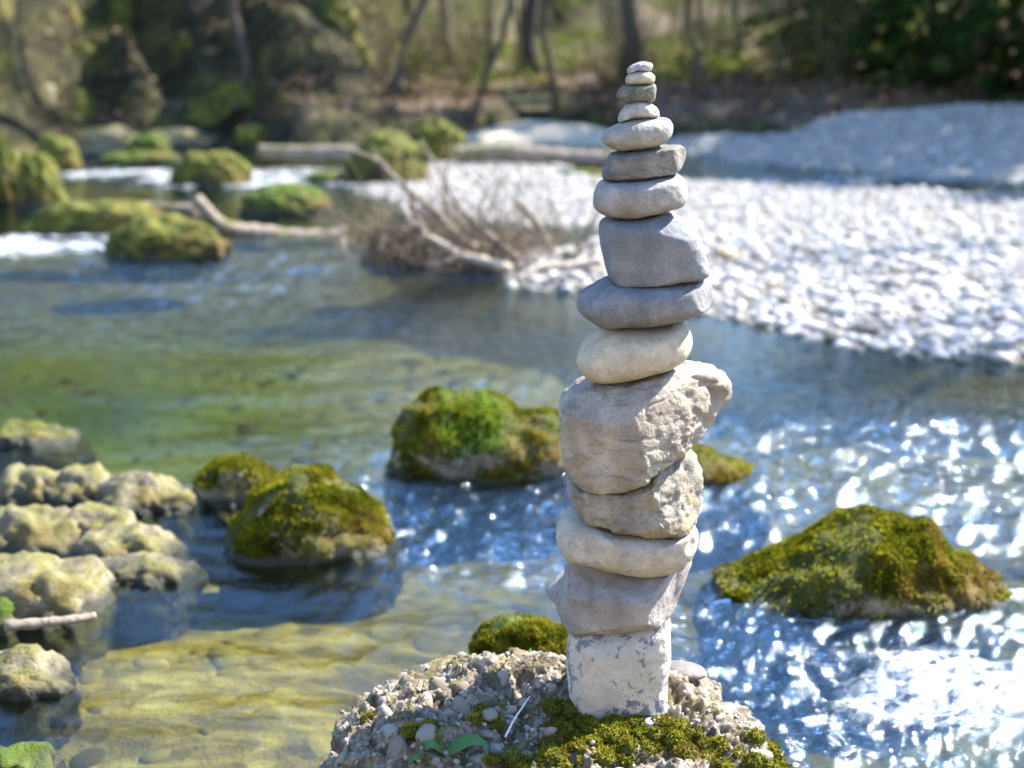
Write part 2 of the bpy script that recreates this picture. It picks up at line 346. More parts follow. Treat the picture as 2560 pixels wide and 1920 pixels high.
# --- gravel
mg = NT('gravel_ground'); n = mg.noise(30, 6, .7); c = mg.ramp(n, [(.3, (.20, .18, .145)), (.7, (.46, .44, .41))])
c = mg.mix(mg.ramp(mg.voro(16, out=1), [(.2, .0), (.8, .6)]), c, (.30, .29, .275))
xg = mg.n('ShaderNodeSeparateXYZ'); mg.l(mg.geo.outputs['Position'], xg.inputs[0])
c = mg.mix(mg.ramp(mg.math('ADD', xg.outputs[2], .5), [(.47, 1.0), (.505, 0.0)]), c, mg.ramp(mg.noise(5, 5, .7), [(.35, (.05, .042, .018)), (.65, (.13, .10, .035))]))
mat_gravel = mg.done(mg.bsdf(c, .9, mg.bump(mg.math('ADD', mg.voro(16), n), .9, .04)))
BAR = [on_plane(px * K, py * K)[:2] for px, py in [(1090, 612), (1180, 622), (1290, 640), (1400, 655), (1530, 682), (1640, 702), (1760, 732), (1900, 752), (2050, 768), (2212, 778), (2600, 800), (3000, 700),
       (3000, 470), (2500, 432), (2212, 424), (2050, 412), (1800, 402), (1600, 396), (1480, 392), (1300, 374), (1180, 358), (1080, 345), (980, 341), (900, 347), (830, 366), (770, 396), (800, 425), (900, 448), (1010, 480), (1060, 520), (1040, 570)]]
def bar_h(x, y):
    d = poly_sd(x, y, BAR); d = d + .16 * noise2(x * 1.6, y * 1.6, 31)
    h = np.interp(d, [-1.5, -.4, 0, .25, .8, 1.8, 3.5], [-.7, -.12, .0, .055, .09, .13, .15]) * np.where(d > 0, 1 - .72 * sstep(10.5, 14, y), 1) + .018 * fbm2(x * 1.1, y * 1.1, 3, 33) * (d > 0)
    return h - .13 * np.exp(-(((x - .1) / .8) ** 2 + ((y - 12.6) / .9) ** 2))
bar_xs = np.linspace(-5, 16, 150); bar_ys = np.linspace(6.5, 23, 170)
gbar, *_ = grid('gravel_bar', bar_xs, bar_ys, bar_h, mat_gravel)
MOUND = [on_plane(px * K, py * K)[:2] for px, py in [(1480, 327), (1560, 345), (1660, 355), (1800, 366), (1950, 378), (2100, 388), (2212, 392), (2700, 400), (3200, 400)]] + [np.array([30, 23.]), np.array([30, 33.]), np.array([9, 33.]), np.array([5.6, 29.]), np.array([3.2, 26.2]), np.array([2.2, 25.])]
def mound_h(x, y):
    d = poly_sd(x, y, MOUND) + .2 * noise2(x * .9, y * .9, 35)
    return np.interp(d, [-2, -.5, 0, 1.0, 2.4, 4.2, 8], [-.8, -.2, 0, .20, .46, .64, .72]) + .05 * fbm2(x * .8, y * .8, 4, 37) * (d > 0)
gmound, *_ = grid('gravel_mound', np.linspace(-1, 30, 190), np.linspace(15.5, 34, 130), mound_h, mat_gravel)
BEACH = [on_plane(px * K, py * K)[:2] for px, py in [(985, 302), (1120, 303), (1340, 312), (1400, 306), (1380, 292), (1240, 278), (1100, 268), (985, 262)]]
ms = NT('pale_sand'); mat_sand = ms.done(ms.bsdf(ms.ramp(ms.noise(12, 5, .6), [(.3, (.38, .31, .22)), (.7, (.55, .48, .37))]), .95, ms.bump(ms.noise(30), .5, .03)))
def beach_h(x, y):
    d = poly_sd(x, y, BEACH); return np.interp(d, [-1.5, 0, .6, 2], [-.5, .03, .16, .3]) + .02 * noise2(x * 2, y * 2, 5)
grid('sand_beach', np.linspace(-4, 4, 60), np.linspace(22, 32, 60), beach_h, mat_sand)
def fill_bank_h(x, y):  # ground underfoot; added steep rise behind the camera bounces fill onto the stones
    t = 1.35 + .3 * noise2(x * .7, y * .7, 41) + .06 * np.abs(x) - y
    return np.interp(t, [-1.2, 0, .5, 2, 5, 9, 20], [-.6, 0, .12, .4, 2.2, 4.6, 8.0]) + .03 * fbm2(x * 2, y * 2, 3, 42)
mnb = NT('fill_bank_gravel'); mat_fill_bank = mnb.done(mnb.bsdf(mnb.ramp(mnb.noise(14, 6, .7), [(.3, (.20, .155, .10)), (.7, (.34, .28, .20))]), .9, mnb.bump(mnb.voro(18), .8, .03)))  # gravel tinted warm so the unseen bank reflects warm fill
grid('added_fill_bank', np.linspace(-30, 30, 90), np.linspace(-28, 2.6, 70), fill_bank_h, mat_fill_bank)

# --- water
RIF = [ (620, 1450, .45, .10, .42), (330, 1435, .35, .09, .38), (720, 1560, .35, .09, .45), (480, 1540, .3, .07, .36), (560, 1280, .4, .08, .3), (300, 1600, .3, .06, .3), (330, 740, 1.3, .35, .38), (620, 700, .9, .4, .42), (120, 690, 1.0, .6, .5), (700, 800, .6, .2, .3), (420, 860, .7, .15, .28), (900, 760, .5, .15, .25), (560, 960, .5, .12, .25), # px,py (2212 scale), sx, sy in metres, strength
 (100, 590, 1.6, 1.5, .9), (420, 600, 1.4, 1.4, .9), (760, 570, 1.2, .9, 1.0), (1060, 600, .6, .35, .6), (200, 650, 1.2, .6, .4),
 (130, 530, 1.3, .5, 1.0), (300, 390, 1.6, .8, 1.2), (620, 385, 1.5, .7, 1.2), (740, 395, .8, .5, .8),
 (900, 1010, .5, .45, .9), (1000, 1100, .7, .45, 1.0), (760, 1040, .35, .35, .5), (1150, 1150, .55, .5, 1.0), (1010, 1240, .26, .2, .7), (1130, 1230, .4, .3, .9), (930, 1370, .2, .13, .55),
 (1700, 960, 1.0, .5, .95), (2000, 960, 1.0, .6, .9), (2200, 1050, .8, .6, .9), (1750, 1060, .8, .4, .85), (1650, 1150, .5, .3, .8), (2150, 1150, .5, .5, .8), (1600, 1400, .5, .35, 1.1), (1800, 1420, .6, .35, 1.1),
 (2050, 1400, .5, .35, .9), (2000, 1560, .5, .3, 1.3), (2180, 1560, .5, .35, 1.5), (1750, 1560, .35, .25, .8), (1080, 840, .6, .35, .45), (1200, 835, .5, .3, .4), (1900, 395, 2, .5, .5), (2150, 405, 2, .5, .6)]
FOAM = [(90, 530, .9, .55, 1.2), (180, 520, .5, .2, .8), (20, 545, .7, .5, 1.0), (300, 378, 1.3, .8, 1.2), (600, 392, 1.3, .7, 1.2), (680, 375, 1.0, .7, 1.0), (430, 405, .9, .2, .6), (1850, 388, .9, .4, 1.2), (1700, 390, .7, .1, .55), (740, 405, .6, .25, .7),
        (2080, 1500, .2, .09, .8), (2190, 1530, .25, .14, .9), (2010, 1570, .2, .1, .75), (2120, 1590, .26, .1, .6), (2140, 1300, .18, .06, .8), (2040, 1335, .2, .04, .55), (2190, 1200, .12, .10, .5), (860, 1165, .05, .05, .7), (1880, 1440, .3, .1, .35), (1560, 1440, .2, .08, .4)]
ny = 570; ys = 0.6 * (34 / 0.6) ** (np.linspace(0, 1, ny)); uc = np.linspace(-.46, .46, 540); uo = np.linspace(.47, 3.0, 34) ; us = np.concatenate([-uo[::-1], uc, uo])
Yg, Ug = np.meshgrid(ys, us, indexing='ij'); Xg = Ug * (Yg + .35); x, y = Xg.ravel(), Yg.ravel(); nx = len(us)
rif = .11 - .10 * np.exp(-(((x + 1.1) / 1.0) ** 2 + ((y - 3.5) / 1.0) ** 2)); fo = np.zeros(x.shape)
for px, py, sx, sy, s in RIF:
    p = on_plane(px * K, py * K); rif += s * np.exp(-(((x - p[0]) / sx) ** 2 + ((y - p[1]) / sy) ** 2))
for px, py, sx, sy, s in FOAM:
    p = on_plane(px * K, py * K); fo += s * np.exp(-(((x - p[0]) / sx) ** 2 + ((y - p[1]) / sy) ** 2))
rif = np.clip(rif, 0, 1.35); wx = x + .25 * noise2(x * .9, y * .9, 51); wy = y + .25 * noise2(x * .9, y * .9, 52)
ridge = lambda n: 1 - 2 * np.abs(n)
zz = .017 * rif * ridge(noise2(wx * 3.1, wy * 4.6, 53)) + .015 * rif * ridge(noise2(wx * 7.3 + 3, wy * 10.5, 54)) + .008 * rif * fbm2(wx * 17, wy * 22, 2, 55)
zz += .0045 * noise2(wx * 1.1, wy * 2.2, 56) + .0022 * noise2(wx * 3.2, wy * 6.5, 57) + .0016 * rif * noise2(wx * 40, wy * 46, 59) * (y < 9)
fn = fbm2(wx * 5.5, wy * 7, 4, 58); fomask = np.clip((np.minimum(fo, 1.0) - .50 + .7 * fn + .95 * fbm2(wx * 1.5, wy * 2.6, 3, 61)) * 1.3, 0, 1) * sstep(.04, .25, fo)
zz += fomask * (.008 + .016 * ridge(noise2(wx * 9, wy * 11, 60)))
i = np.arange(ny - 1)[:, None] * nx; k = np.arange(nx - 1)[None]; q = np.stack([i + k, i + k + 1, i + nx + k + 1, i + nx + k], -1).reshape(-1, 4)
wme = mesh_np('river_water', np.stack([x, y, zz], -1), [q]); attr(wme, 'foam', fomask); attr(wme, 'rif', rif)
m = NT('river_water')
mp = m.n('ShaderNodeMapping'); mp.inputs['Scale'].default_value = (1, 1.5, 1); m.l(m.tc.outputs['Object'], mp.inputs[0])
hb = m.math('MULTIPLY', m.math('ADD', m.noise(46, 3, .62, vec=mp.outputs[0]), m.math('MULTIPLY', m.noise(9, 2, .5, vec=mp.outputs[0]), 2.0)), m.math('ADD', m.math('MULTIPLY', m.attr('rif'), .9), .12))
nb = m.bump(hb, .6, .0125)
dt = m.n('ShaderNodeVectorMath', operation='DOT_PRODUCT'); m.l(nb, dt.inputs[0]); m.l(m.geo.outputs['Incoming'], dt.inputs[1])
om = m.math('SUBTRACT', 1.0, m.math('ABSOLUTE', dt.outputs['Value']), True); p5 = m.math('POWER', om, 4.2); f0 = m.math('ADD', .022, m.math('MULTIPLY', m.attr('rif'), .085))
frv = m.math('ADD', f0, m.math('MULTIPLY', m.math('SUBTRACT', 1.0, f0), p5), True)
gl = m.n('ShaderNodeBsdfGlossy'); gl.inputs['Roughness'].default_value = .07; gl.inputs[0].default_value = (.74, .89, 1.0, 1); m.l(nb, gl.inputs['Normal'])
tr = m.n('ShaderNodeBsdfTransparent'); tr.inputs[0].default_value = (.64, .66, .44, 1)
mx = m.n('ShaderNodeMixShader'); m.l(frv, mx.inputs[0]); m.l(tr.outputs[0], mx.inputs[1]); m.l(gl.outputs[0], mx.inputs[2])
fd = m.n('ShaderNodeBsdfDiffuse'); fd.inputs[0].default_value = (.80, .84, .88, 1); ft = m.n('ShaderNodeBsdfTranslucent'); ft.inputs[0].default_value = (.75, .82, .88, 1)
fm = m.n('ShaderNodeMixShader'); fm.inputs[0].default_value = .35; m.l(fd.outputs[0], fm.inputs[1]); m.l(ft.outputs[0], fm.inputs[2])
ff = m.math('MULTIPLY', m.attr('foam'), m.ramp(m.noise(24, 5, .7), [(.40, .05), (.62, 1.0)])); m2 = m.n('ShaderNodeMixShader'); m.l(ff, m2.inputs[0]); m.l(mx.outputs[0], m2.inputs[1]); m.l(fm.outputs[0], m2.inputs[2])
obj('river_water', wme, m.done(m2.outputs[0]), kind='structure')

# ================================================================== STONE STACK
Y0 = 2.90
def crop(u, x0, y0, s): return [(x0 + a / s, y0 + b / s) for a, b in u]
c1 = lambda u: crop(u, 1340, 140, 2.8596)
c2 = lambda u: crop(u, 1340, 660, 2.7648)
c3 = lambda u: crop(u, 1300, 1200, 2.513)
def stone(name, label, pix, D, mat, e=.75, seed=0, amp=.010, freq=5.0, facets=(), ecc=None, rugged=None, Y=Y0, n=130, m=56, cat='stone', fine=.0012, group='stones stacked into the cairn', hard=.8):
    o = np.array([at_depth(px, py, Y)[[0, 2]] for px, py in pix]); zb = o[:, 1].min(); xc = (o[:, 0].min() + o[:, 0].max()) / 2; o = o - [xc, zb]
    w = np.ptp(o[:, 0]); v, f = inflate(o, D, e, n, m, ecc); ctr = v.mean(0)
    ext = np.array([w / 2, D, np.ptp(o[:, 1]) / 2])
    for nx_, ny_, nz_, kk in facets:   # flattened, worn faces
        nn = np.array([nx_, ny_, nz_], float); nn /= np.linalg.norm(nn); d = ((v - ctr)) @ nn; lim = kk * np.abs(d).max(); ex = np.clip(d - lim, 0, None) * sstep(.10 * D, -.40 * D, v[:, 1]); v = v - nn * (ex * hard)[:, None]
    nr = vnormals(v, f); P = (v / w) * freq + seed * 7.7
    disp = amp * w * fbm3(P, 4, seed) + fine * fbm3(v * 90 + seed, 3, seed + 5)
    if rugged is not None: disp = disp + rugged(v, w)
    v = v + nr * disp[:, None]
    me = mesh_np(name, v, f); return obj(name, me, mat, loc=(xc, Y, zb), label=label, cat=cat, group=group)
M = {}
M['s1'] = stone_mat('stone_mauve_grey', (.36, .34, .35), (.48, .46, .46), bumps=.2)
M['s2'] = stone_mat('stone_beige', (.42, .37, .28), (.54, .48, .38), bumps=.2)
M['s3'] = stone_mat('stone_green_speckled', (.12, .13, .09), (.30, .30, .22), speck=(.50, .50, .42), sc_=25, bumps=.6)
M['s4'] = stone_mat('stone_pale_grey', (.36, .34, .29), (.47, .44, .39), speck=(.55, .52, .44), bumps=.2)
M['s5'] = stone_mat('stone_olive_grey', (.32, .31, .27), (.44, .42, .37), blot=(.42, .37, .24), blot_lo=.6, speck=(.52, .49, .38), bumps=.2)
M['s6'] = stone_mat('stone_dark_slab', (.17, .165, .15), (.29, .275, .24), blot=(.33, .28, .18), blot_lo=.62, vein=(.42, .38, .28), bumps=.35, strata=True)
M['s7'] = stone_mat('stone_grey_loaf', (.29, .28, .26), (.42, .40, .37), vein=(.55, .52, .47), speck=(.48, .46, .42), bumps=.25)
M['s8'] = stone_mat('stone_blue_grey', (.19, .21, .235), (.29, .305, .32), blot=(.40, .34, .20), blot_lo=.62, sc_=7, speck=(.40, .39, .36), bumps=.25)
M['s9'] = stone_mat('stone_slate_grey', (.18, .19, .205), (.29, .29, .29), blot=(.38, .34, .27), blot_lo=.63, speck=(.40, .38, .33), bumps=.25)
M['s10'] = stone_mat('stone_cream', (.47, .415, .32), (.58, .52, .41), blot=(.62, .58, .50), blot_lo=.6, vein=(.22, .18, .13), bumps=.15)
M['s11'] = stone_mat('stone_rugged_tan', (.36, .31, .24), (.54, .49, .405), blot=(.26, .21, .155), blot_lo=.60, sc_=8, vein=(.20, .15, .10), bumps=.6, strata=True)
M['s12'] = stone_mat('stone_rough_ochre', (.31, .285, .23), (.52, .48, .40), blot=(.48, .38, .20), blot_lo=.56, sc_=10, blot_scale=7, speck=(.16, .14, .11), bumps=.7, strata=True)
M['s13'] = stone_mat('stone_sand', (.42, .375, .30), (.55, .50, .42), blot=(.26, .22, .18), blot_lo=.64, bumps=.25)
M['s14'] = stone_mat('stone_mauve_brown', (.27, .25, .235), (.44, .41, .385), blot=(.48, .40, .24), blot_lo=.60, blot_scale=5, sc_=7, bumps=.55)
M['s15'] = stone_mat('stone_whitish_lichen', (.58, .53, .43), (.72, .67, .57), blot=(.13, .145, .17), blot_lo=.525, blot_scale=42, sc_=6, bumps=.6, blot_mask=7.5)
def ridged(v, w, s, fr, amp, mask=None):
    q = 1 - np.abs(fbm3(v / w * fr + s, 3, s)) * 2.2; d = amp * w * np.clip(q, -1, 1); return d * (mask(v) if mask else 1)
def cracks(v, w, s, fr, amp):
    q = np.abs(noise3(v / w * np.array([fr * .8, fr * .8, fr * 1.5]) + s, s)); return -amp * w * np.exp(-(q / .05) ** 2)
stone('whitish_stone', 'big whitish block with dark lichen blotches at the foot of the cairn', c3([(298, 1130), (303, 1060), (312, 980), (318, 925), (330, 900), (420, 890), (520, 890), (620, 885), (700, 870), (780, 855), (850, 840), (925, 832), (935, 900), (942, 1000), (940, 1090), (924, 1160), (916, 1250), (915, 1380), (905, 1440), (870, 1470), (780, 1495), (680, 1510), (580, 1530), (480, 1545), (400, 1540), (355, 1505), (330, 1440), (315, 1350), (302, 1240)]),
      .102, M['s15'], e=.56, seed=15, amp=.016, freq=4, fine=.0016)
stone('angular_stone', 'angular mauve grey stone with a blunt jutting front, on the whitish block', c3([(235, 830), (245, 790), (270, 720), (285, 620), (300, 560), (292, 500), (310, 458), (360, 462), (450, 485), (560, 515), (680, 540), (800, 548), (900, 530), (1000, 500), (1060, 485), (1085, 510), (1085, 570), (1060, 640), (1020, 720), (975, 790), (930, 820), (850, 850), (760, 875), (725, 910), (690, 940), (600, 965), (520, 962), (420, 945), (340, 920), (280, 900), (245, 865)]),
      .125, M['s14'], e=.42, seed=14, amp=.012, hard=.93, facets=[(-.22, -1, -.12, .66), (.9, -.7, .0, .60), (-.1, -.55, .85, .50), (-1, -.5, -.1, .74), (.05, -.6, -.8, .72)], rugged=lambda v, w: cracks(v, w, 3, 2.0, .012))
stone('wedge_stone', 'small grey wedge stone poking out behind the angular stone', c3([(165, 690), (200, 655), (260, 605), (330, 575), (420, 600), (430, 720), (380, 800), (300, 805), (240, 780), (200, 745), (170, 715)]), .05, M['s14'], e=.6, seed=24, Y=Y0 + .10, n=80, m=30)
stone('sand_stone', 'long smooth sand coloured stone, cracked at one end, above the angular stone', c3([(232, 350), (245, 290), (280, 230), (340, 200), (420, 198), (500, 232), (600, 255), (720, 270), (850, 280), (960, 280), (1040, 272), (1080, 255), (1100, 290), (1105, 340), (1090, 400), (1060, 450), (1000, 490), (920, 525), (840, 545), (740, 545), (620, 530), (500, 500), (400, 470), (310, 450), (255, 430), (235, 390)]),
      .115, M['s13'], e=.62, seed=13, amp=.009, rugged=lambda v, w: ridged(v, w, 6, 9, .012, lambda v: sstep(.06, .13, v[:, 0]) * sstep(.10, .07, np.abs(v[:, 2] - .055))))
stone('ochre_stone', 'rough wedge stone with ochre stains, under the rugged boulder stone', [(1419.6, 1209.8), (1425, 1199), (1436, 1195), (1466, 1200), (1500, 1203), (1535, 1200), (1571, 1191), (1604, 1178), (1634, 1156), (1658, 1136.7), (1687, 1135.6), (1723, 1140), (1741.5, 1153.7), (1752, 1181), (1755, 1210), (1753.6, 1223.9), (1741.7, 1271.6), (1721.8, 1297), (1713.8, 1307.4), (1682, 1311), (1638, 1310.6), (1578.5, 1305.5), (1518.9, 1297.5), (1475, 1288), (1455, 1275.6), (1439, 1247.8), (1427, 1231.8), (1420, 1216)],
      .125, M['s12'], e=.55, seed=12, amp=.020, facets=[(.8, -.8, .35, .62), (-.2, -1, .1, .82)], rugged=lambda v, w: ridged(v, w, 8, 6, .020), fine=.0025)
stone('rugged_stone', 'largest tan stone, rugged and fissured, tapering to a blunt nose', c2([(160, 1060), (165, 990), (200, 930), (270, 870), (350, 830), (450, 805), (560, 792), (680, 772), (800, 745), (920, 720), (960, 725), (1030, 748), (1120, 738), (1200, 750), (1270, 775), (1330, 815), (1350, 860), (1345, 930), (1300, 990), (1258, 1030), (1240, 1075), (1190, 1130), (1100, 1195), (1000, 1260), (900, 1315), (820, 1365), (730, 1430), (640, 1465), (540, 1490), (430, 1503), (340, 1495), (270, 1460), (220, 1410), (185, 1330), (172, 1200)]),
      .17, M['s11'], e=.52, seed=11, amp=.014, n=220, m=100, facets=[(.85, -1, .25, .42), (-.35, -1, -.05, .70), (-.2, -.7, .85, .70), (-1, -.25, 0, .86)],
      rugged=lambda v, w: ridged(v, w, 4, 6.0, .018, lambda v: sstep(.03, .09, v[:, 0])) + cracks(v, w, 9, 2.4, .010) + cracks(v, w, 19, 5.5, .006), fine=.0018)
stone('cream_stone', 'smooth cream oval stone with fine brown cracks, above the rugged one', c2([(280, 680), (290, 620), (320, 560), (370, 500), (440, 445), (520, 410), (600, 402), (700, 408), (800, 410), (880, 400), (950, 382), (1010, 390), (1050, 430), (1072, 490), (1070, 560), (1040, 625), (980, 675), (900, 715), (800, 745), (700, 770), (590, 790), (480, 803), (400, 800), (340, 770), (300, 730)]),
      .105, M['s10'], e=.78, seed=10, amp=.006, fine=.0004)
stone('slate_stone', 'long dark slate grey stone with a chipped end, above the cream one', c2([(288, 270), (300, 235), (340, 190), (400, 150), (470, 115), (520, 105), (620, 110), (760, 108), (880, 104), (1000, 96), (1100, 88), (1150, 85), (1195, 110), (1218, 160), (1215, 220), (1190, 285), (1140, 315), (1060, 345), (980, 370), (920, 385), (840, 400), (740, 405), (620, 402), (520, 412), (440, 415), (380, 390), (320, 345), (292, 310)]),
      .12, M['s9'], e=.72, seed=9, amp=.008, facets=[(1, -.5, .3, .88)])
stone('blue_grey_stone', 'big blocky blue grey stone in the middle of the cairn', c1([(458, 1260), (465, 1210), (500, 1170), (560, 1155), (680, 1150), (780, 1138), (870, 1120), (940, 1128), (1010, 1150), (1080, 1185), (1130, 1235), (1165, 1310), (1190, 1400), (1215, 1480), (1222, 1530), (1200, 1555), (1160, 1575), (1060, 1590), (940, 1610), (820, 1625), (700, 1630), (600, 1628), (545, 1605), (515, 1560), (490, 1470), (470, 1370)]),
      .10, M['s8'], e=.45, seed=8, amp=.010, facets=[(-.1, -1, -.15, .86), (.3, -.6, .9, .84), (-1, -.6, 0, .86)])
stone('loaf_stone', 'rounded grey loaf stone with pale veins, resting on the blue grey block', c1([(412, 1040), (420, 980), (440, 930), (475, 895), (540, 885), (640, 878), (760, 868), (880, 852), (960, 840), (1010, 843), (1050, 870), (1070, 930), (1073, 1000), (1060, 1045), (1020, 1075), (950, 1095), (870, 1115), (780, 1135), (680, 1150), (580, 1148), (500, 1135), (440, 1105), (415, 1075)]),
      .095, M['s7'], e=.68, seed=7, amp=.008)
stone('dark_slab_stone', 'dark brownish grey slab stone with sloping ends', c1([(473, 840), (482, 810), (500, 780), (520, 720), (545, 695), (620, 685), (740, 665), (860, 650), (960, 640), (1030, 640), (1060, 660), (1063, 710), (1045, 770), (1010, 820), (985, 835), (880, 855), (760, 870), (650, 880), (560, 888), (510, 882), (480, 865)]),
      .075, M['s6'], e=.6, seed=6, amp=.012, facets=[(.1, -1, .0, .8), (1, -.7, .2, .85)])
stone('olive_grey_stone', 'tilted olive grey oval stone, fifth from the top of the cairn', c1([(466, 600), (478, 560), (510, 530), (580, 490), (650, 455), (720, 443), (800, 440), (880, 438), (940, 445), (970, 475), (977, 530), (960, 575), (920, 610), (860, 645), (790, 660), (700, 672), (620, 680), (560, 668), (500, 640), (472, 620)]),
      .07, M['s5'], e=.78, seed=5, amp=.007)
stone('hump_stone', 'pale grey stone with a flat bottom and humped top, fourth from the top', c1([(588, 468), (592, 430), (612, 385), (650, 345), (690, 322), (730, 315), (780, 322), (830, 345), (868, 375), (878, 405), (870, 435), (800, 444), (720, 446), (650, 456), (610, 468)]), .045, M['s4'], e=.75, seed=4, amp=.007, n=90, m=40)
stone('speckled_stone', 'small dark green speckled stone, third from the top', c1([(580, 275), (590, 250), (610, 222), (650, 208), (720, 207), (800, 202), (845, 200), (857, 225), (855, 265), (845, 310), (820, 330), (780, 325), (730, 325), (690, 335), (640, 335), (600, 310), (582, 295)]), .04, M['s3'], e=.6, seed=3, amp=.018, n=90, m=40)
stone('beige_pebble', 'small rounded beige pebble, second from the top of the cairn', c1([(641, 175), (648, 150), (665, 128), (700, 112), (760, 104), (810, 113), (840, 135), (850, 158), (845, 180), (825, 198), (780, 205), (700, 208), (660, 205), (645, 195)]), .034, M['s2'], e=.78, seed=2, amp=.007, n=80, m=36, cat='pebble')
stone('mauve_pebble', 'smallest flat mauve grey pebble at the very top', c1([(652, 100), (660, 85), (690, 62), (735, 44), (775, 42), (815, 48), (832, 62), (833, 78), (822, 100), (800, 112), (740, 108), (690, 118), (665, 128), (655, 118)]), .026, M['s1'], e=.7, seed=1, amp=.010, n=80, m=36, cat='pebble')

# ================================================================== CONGLOMERATE BOULDER UNDER THE CAIRN
def dome(name, cx, cy, rx, ry, top, ex, nr=150, na=330, seed=0, lump=.02, fine=.008, hw=.5, bot=-.35):
    a = np.arange(na) * 2 * math.pi / na; r = np.linspace(0.004, 1, nr) ** .8
    R, A = np.meshgrid(r, a, indexing='ij'); ca, sa = np.cos(A), np.sin(A)
    k = (np.abs(ca) ** ex + np.abs(sa) ** ex) ** (-1 / ex)
    x = R * k * ca * rx; y = R * k * sa * ry; z = bot + (top - bot) * np.clip(1 - R ** 7, 0, 1) ** hw; z = z + np.where(z > 0, .16 * y * np.clip(z / top, 0, 1), 0)
    v = np.stack([x, y, z], -1).reshape(-1, 3); i = np.arange(nr - 1)[:, None] * na; j = np.arange(na)[None]; j2 = (j + 1) % na
    q = np.stack([i + j, i + na + j, i + na + j2, i + j2], -1).reshape(-1, 4)
    v = np.vstack([v, [[0, 0, top]]]); t = np.array([(len(v) - 1, b, (b + 1) % na) for b in range(na)])
    nr_ = vnormals(v, [q, t]); P = v + seed
    d = lump * fbm3(P * 4.5, 3, seed) + .016 * (1 - 3.2 * np.abs(noise3(P * 9, seed + 11))) + fine * (1 - 2.2 * np.abs(fbm3(P * 16, 4, seed + 3, .6))) + .004 * fbm3(P * 60, 3, seed + 7)
    return v + nr_ * d[:, None], [q, t]
CB = np.array([.085, 2.75, 0.0])
bv, bf = dome('b', 0, 0, .575, .50, .262, 2.6, seed=5, lump=.030, fine=.019)
mc = NT('conglomerate'); rn = mc.noise(26, 7, .7)
cc = mc.ramp(rn, [(.36, (.06, .042, .028)), (.5, (.18, .145, .105)), (.64, (.40, .36, .30))])
cc = mc.mix(mc.ramp(mc.noise(8, 5, .65), [(.5, 0.0), (.62, .85)]), cc, mc.ramp(mc.noise(40, 4, .7), [(.3, (.06, .055, .012)), (.7, (.19, .16, .035))]))
mat_congl = mc.done(mc.bsdf(cc, .92, mc.bump(mc.math('ADD', rn, mc.math('MULTIPLY', mc.noise(120, 4, .65), .5)), .9, .012)))
boulder = obj('conglomerate_boulder', mesh_np('conglomerate_boulder', bv, bf), mat_congl, loc=CB, label='pale pebbly conglomerate boulder with moss, carrying the stone cairn', cat='boulder')
rng = np.random.default_rng(7)
bn = vnormals(bv, bf)
PEB = []
for k in range(8):   # pebble shapes shared by all loose stones
    v, f = ICO[3]; v = v * np.array([1, rng.uniform(.65, .95), rng.uniform(.5, .78)]); v = v * (1 + .16 * fbm3(v * 1.3 + k * 9, 2, k))[:, None]
    PEB.append(mesh_np('pebble_shape', v, [f]))
PEBL = []
for sub in (1, 2):
    for k in range(6):
        v, f = ICO[sub]; v = v * np.array([1, rng.uniform(.65, .95), rng.uniform(.5, .75)]); v = v * (1 + .2 * fbm3(v * 1.2 + k * 5, 2, k))[:, None]; PEBL.append((v, f))
mat_peb_b = pebble_mat('boulder_pebble', [(.13, .10, .07), (.29, .25, .20), (.22, .20, .18), (.40, .36, .31), (.21, .165, .115), (.33, .30, .27)], 'object', moss=.8, wetline=False)
mat_peb_bi = pebble_mat('boulder_pebble_small', [(.17, .13, .09), (.33, .29, .23), (.26, .23, .21), (.42, .38, .32), (.24, .18, .12)], 'island', moss=.7, wetline=False)
for mme in PEB: mme.materials.append(mat_peb_b)
def rot_to(nv, spin):
    q = Vector((0, 0, 1)).rotation_difference(Vector(nv)); from mathutils import Quaternion
    return (q @ Quaternion((0, 0, 1), spin))
vis = np.where((bv[:, 2] > -.05) & (bv[:, 1] < .48))[0]
placed = []
def moss_zone(p):  # local boulder coordinates: where moss cushions grow
    x, y = p[..., 0], p[..., 1]
    g = lambda cx, cy, sx, sy: np.exp(-(((x - cx) / sx) ** 2 + ((y - cy) / sy) ** 2))
    return g(.18, -.03, .15, .075) + g(.37, -.05, .12, .08) + .9 * g(.49, .04, .06, .09) + .75 * g(.04, .07, .05, .07) + .8 * g(-.13, .06, .06, .05) + .75 * g(-.30, -.01, .06, .04) + .6 * g(-.40, .10, .04, .04) + .6 * g(-.05, -.09, .12, .05) + .35 * g(.34, .22, .06, .05)
cnt = 0; tries = 0
while cnt < 260 and tries < 9000:
    tries += 1; i = rng.choice(vis); p = bv[i]; r = float(np.clip(.009 + rng.exponential(.008), .009, .030))
    if moss_zone(p) > .62 and rng.random() < .85: continue
    wx_, wy_ = p[0] + CB[0] - .30, p[1] + CB[1] - Y0
    if abs(wx_) < .125 and abs(wy_) < .115: continue
    if any((p[0] - a) ** 2 + (p[1] - b) ** 2 + (p[2] - c) ** 2 < ((r + rr) * .72) ** 2 for a, b, c, rr in placed): continue
    placed.append((*p, r)); o = obj('pebble', PEB[cnt % 8], parent=boulder, loc=p - bn[i] * r * rng.uniform(.25, .6)); o.rotation_mode = 'QUATERNION'
    o.rotation_quaternion = rot_to(bn[i] + rng.normal(0, .25, 3), rng.uniform(0, 6.3)); o.scale = (r * rng.uniform(1, 1.5), r, r * rng.uniform(.8, 1.1)); cnt += 1
sp = Soup()
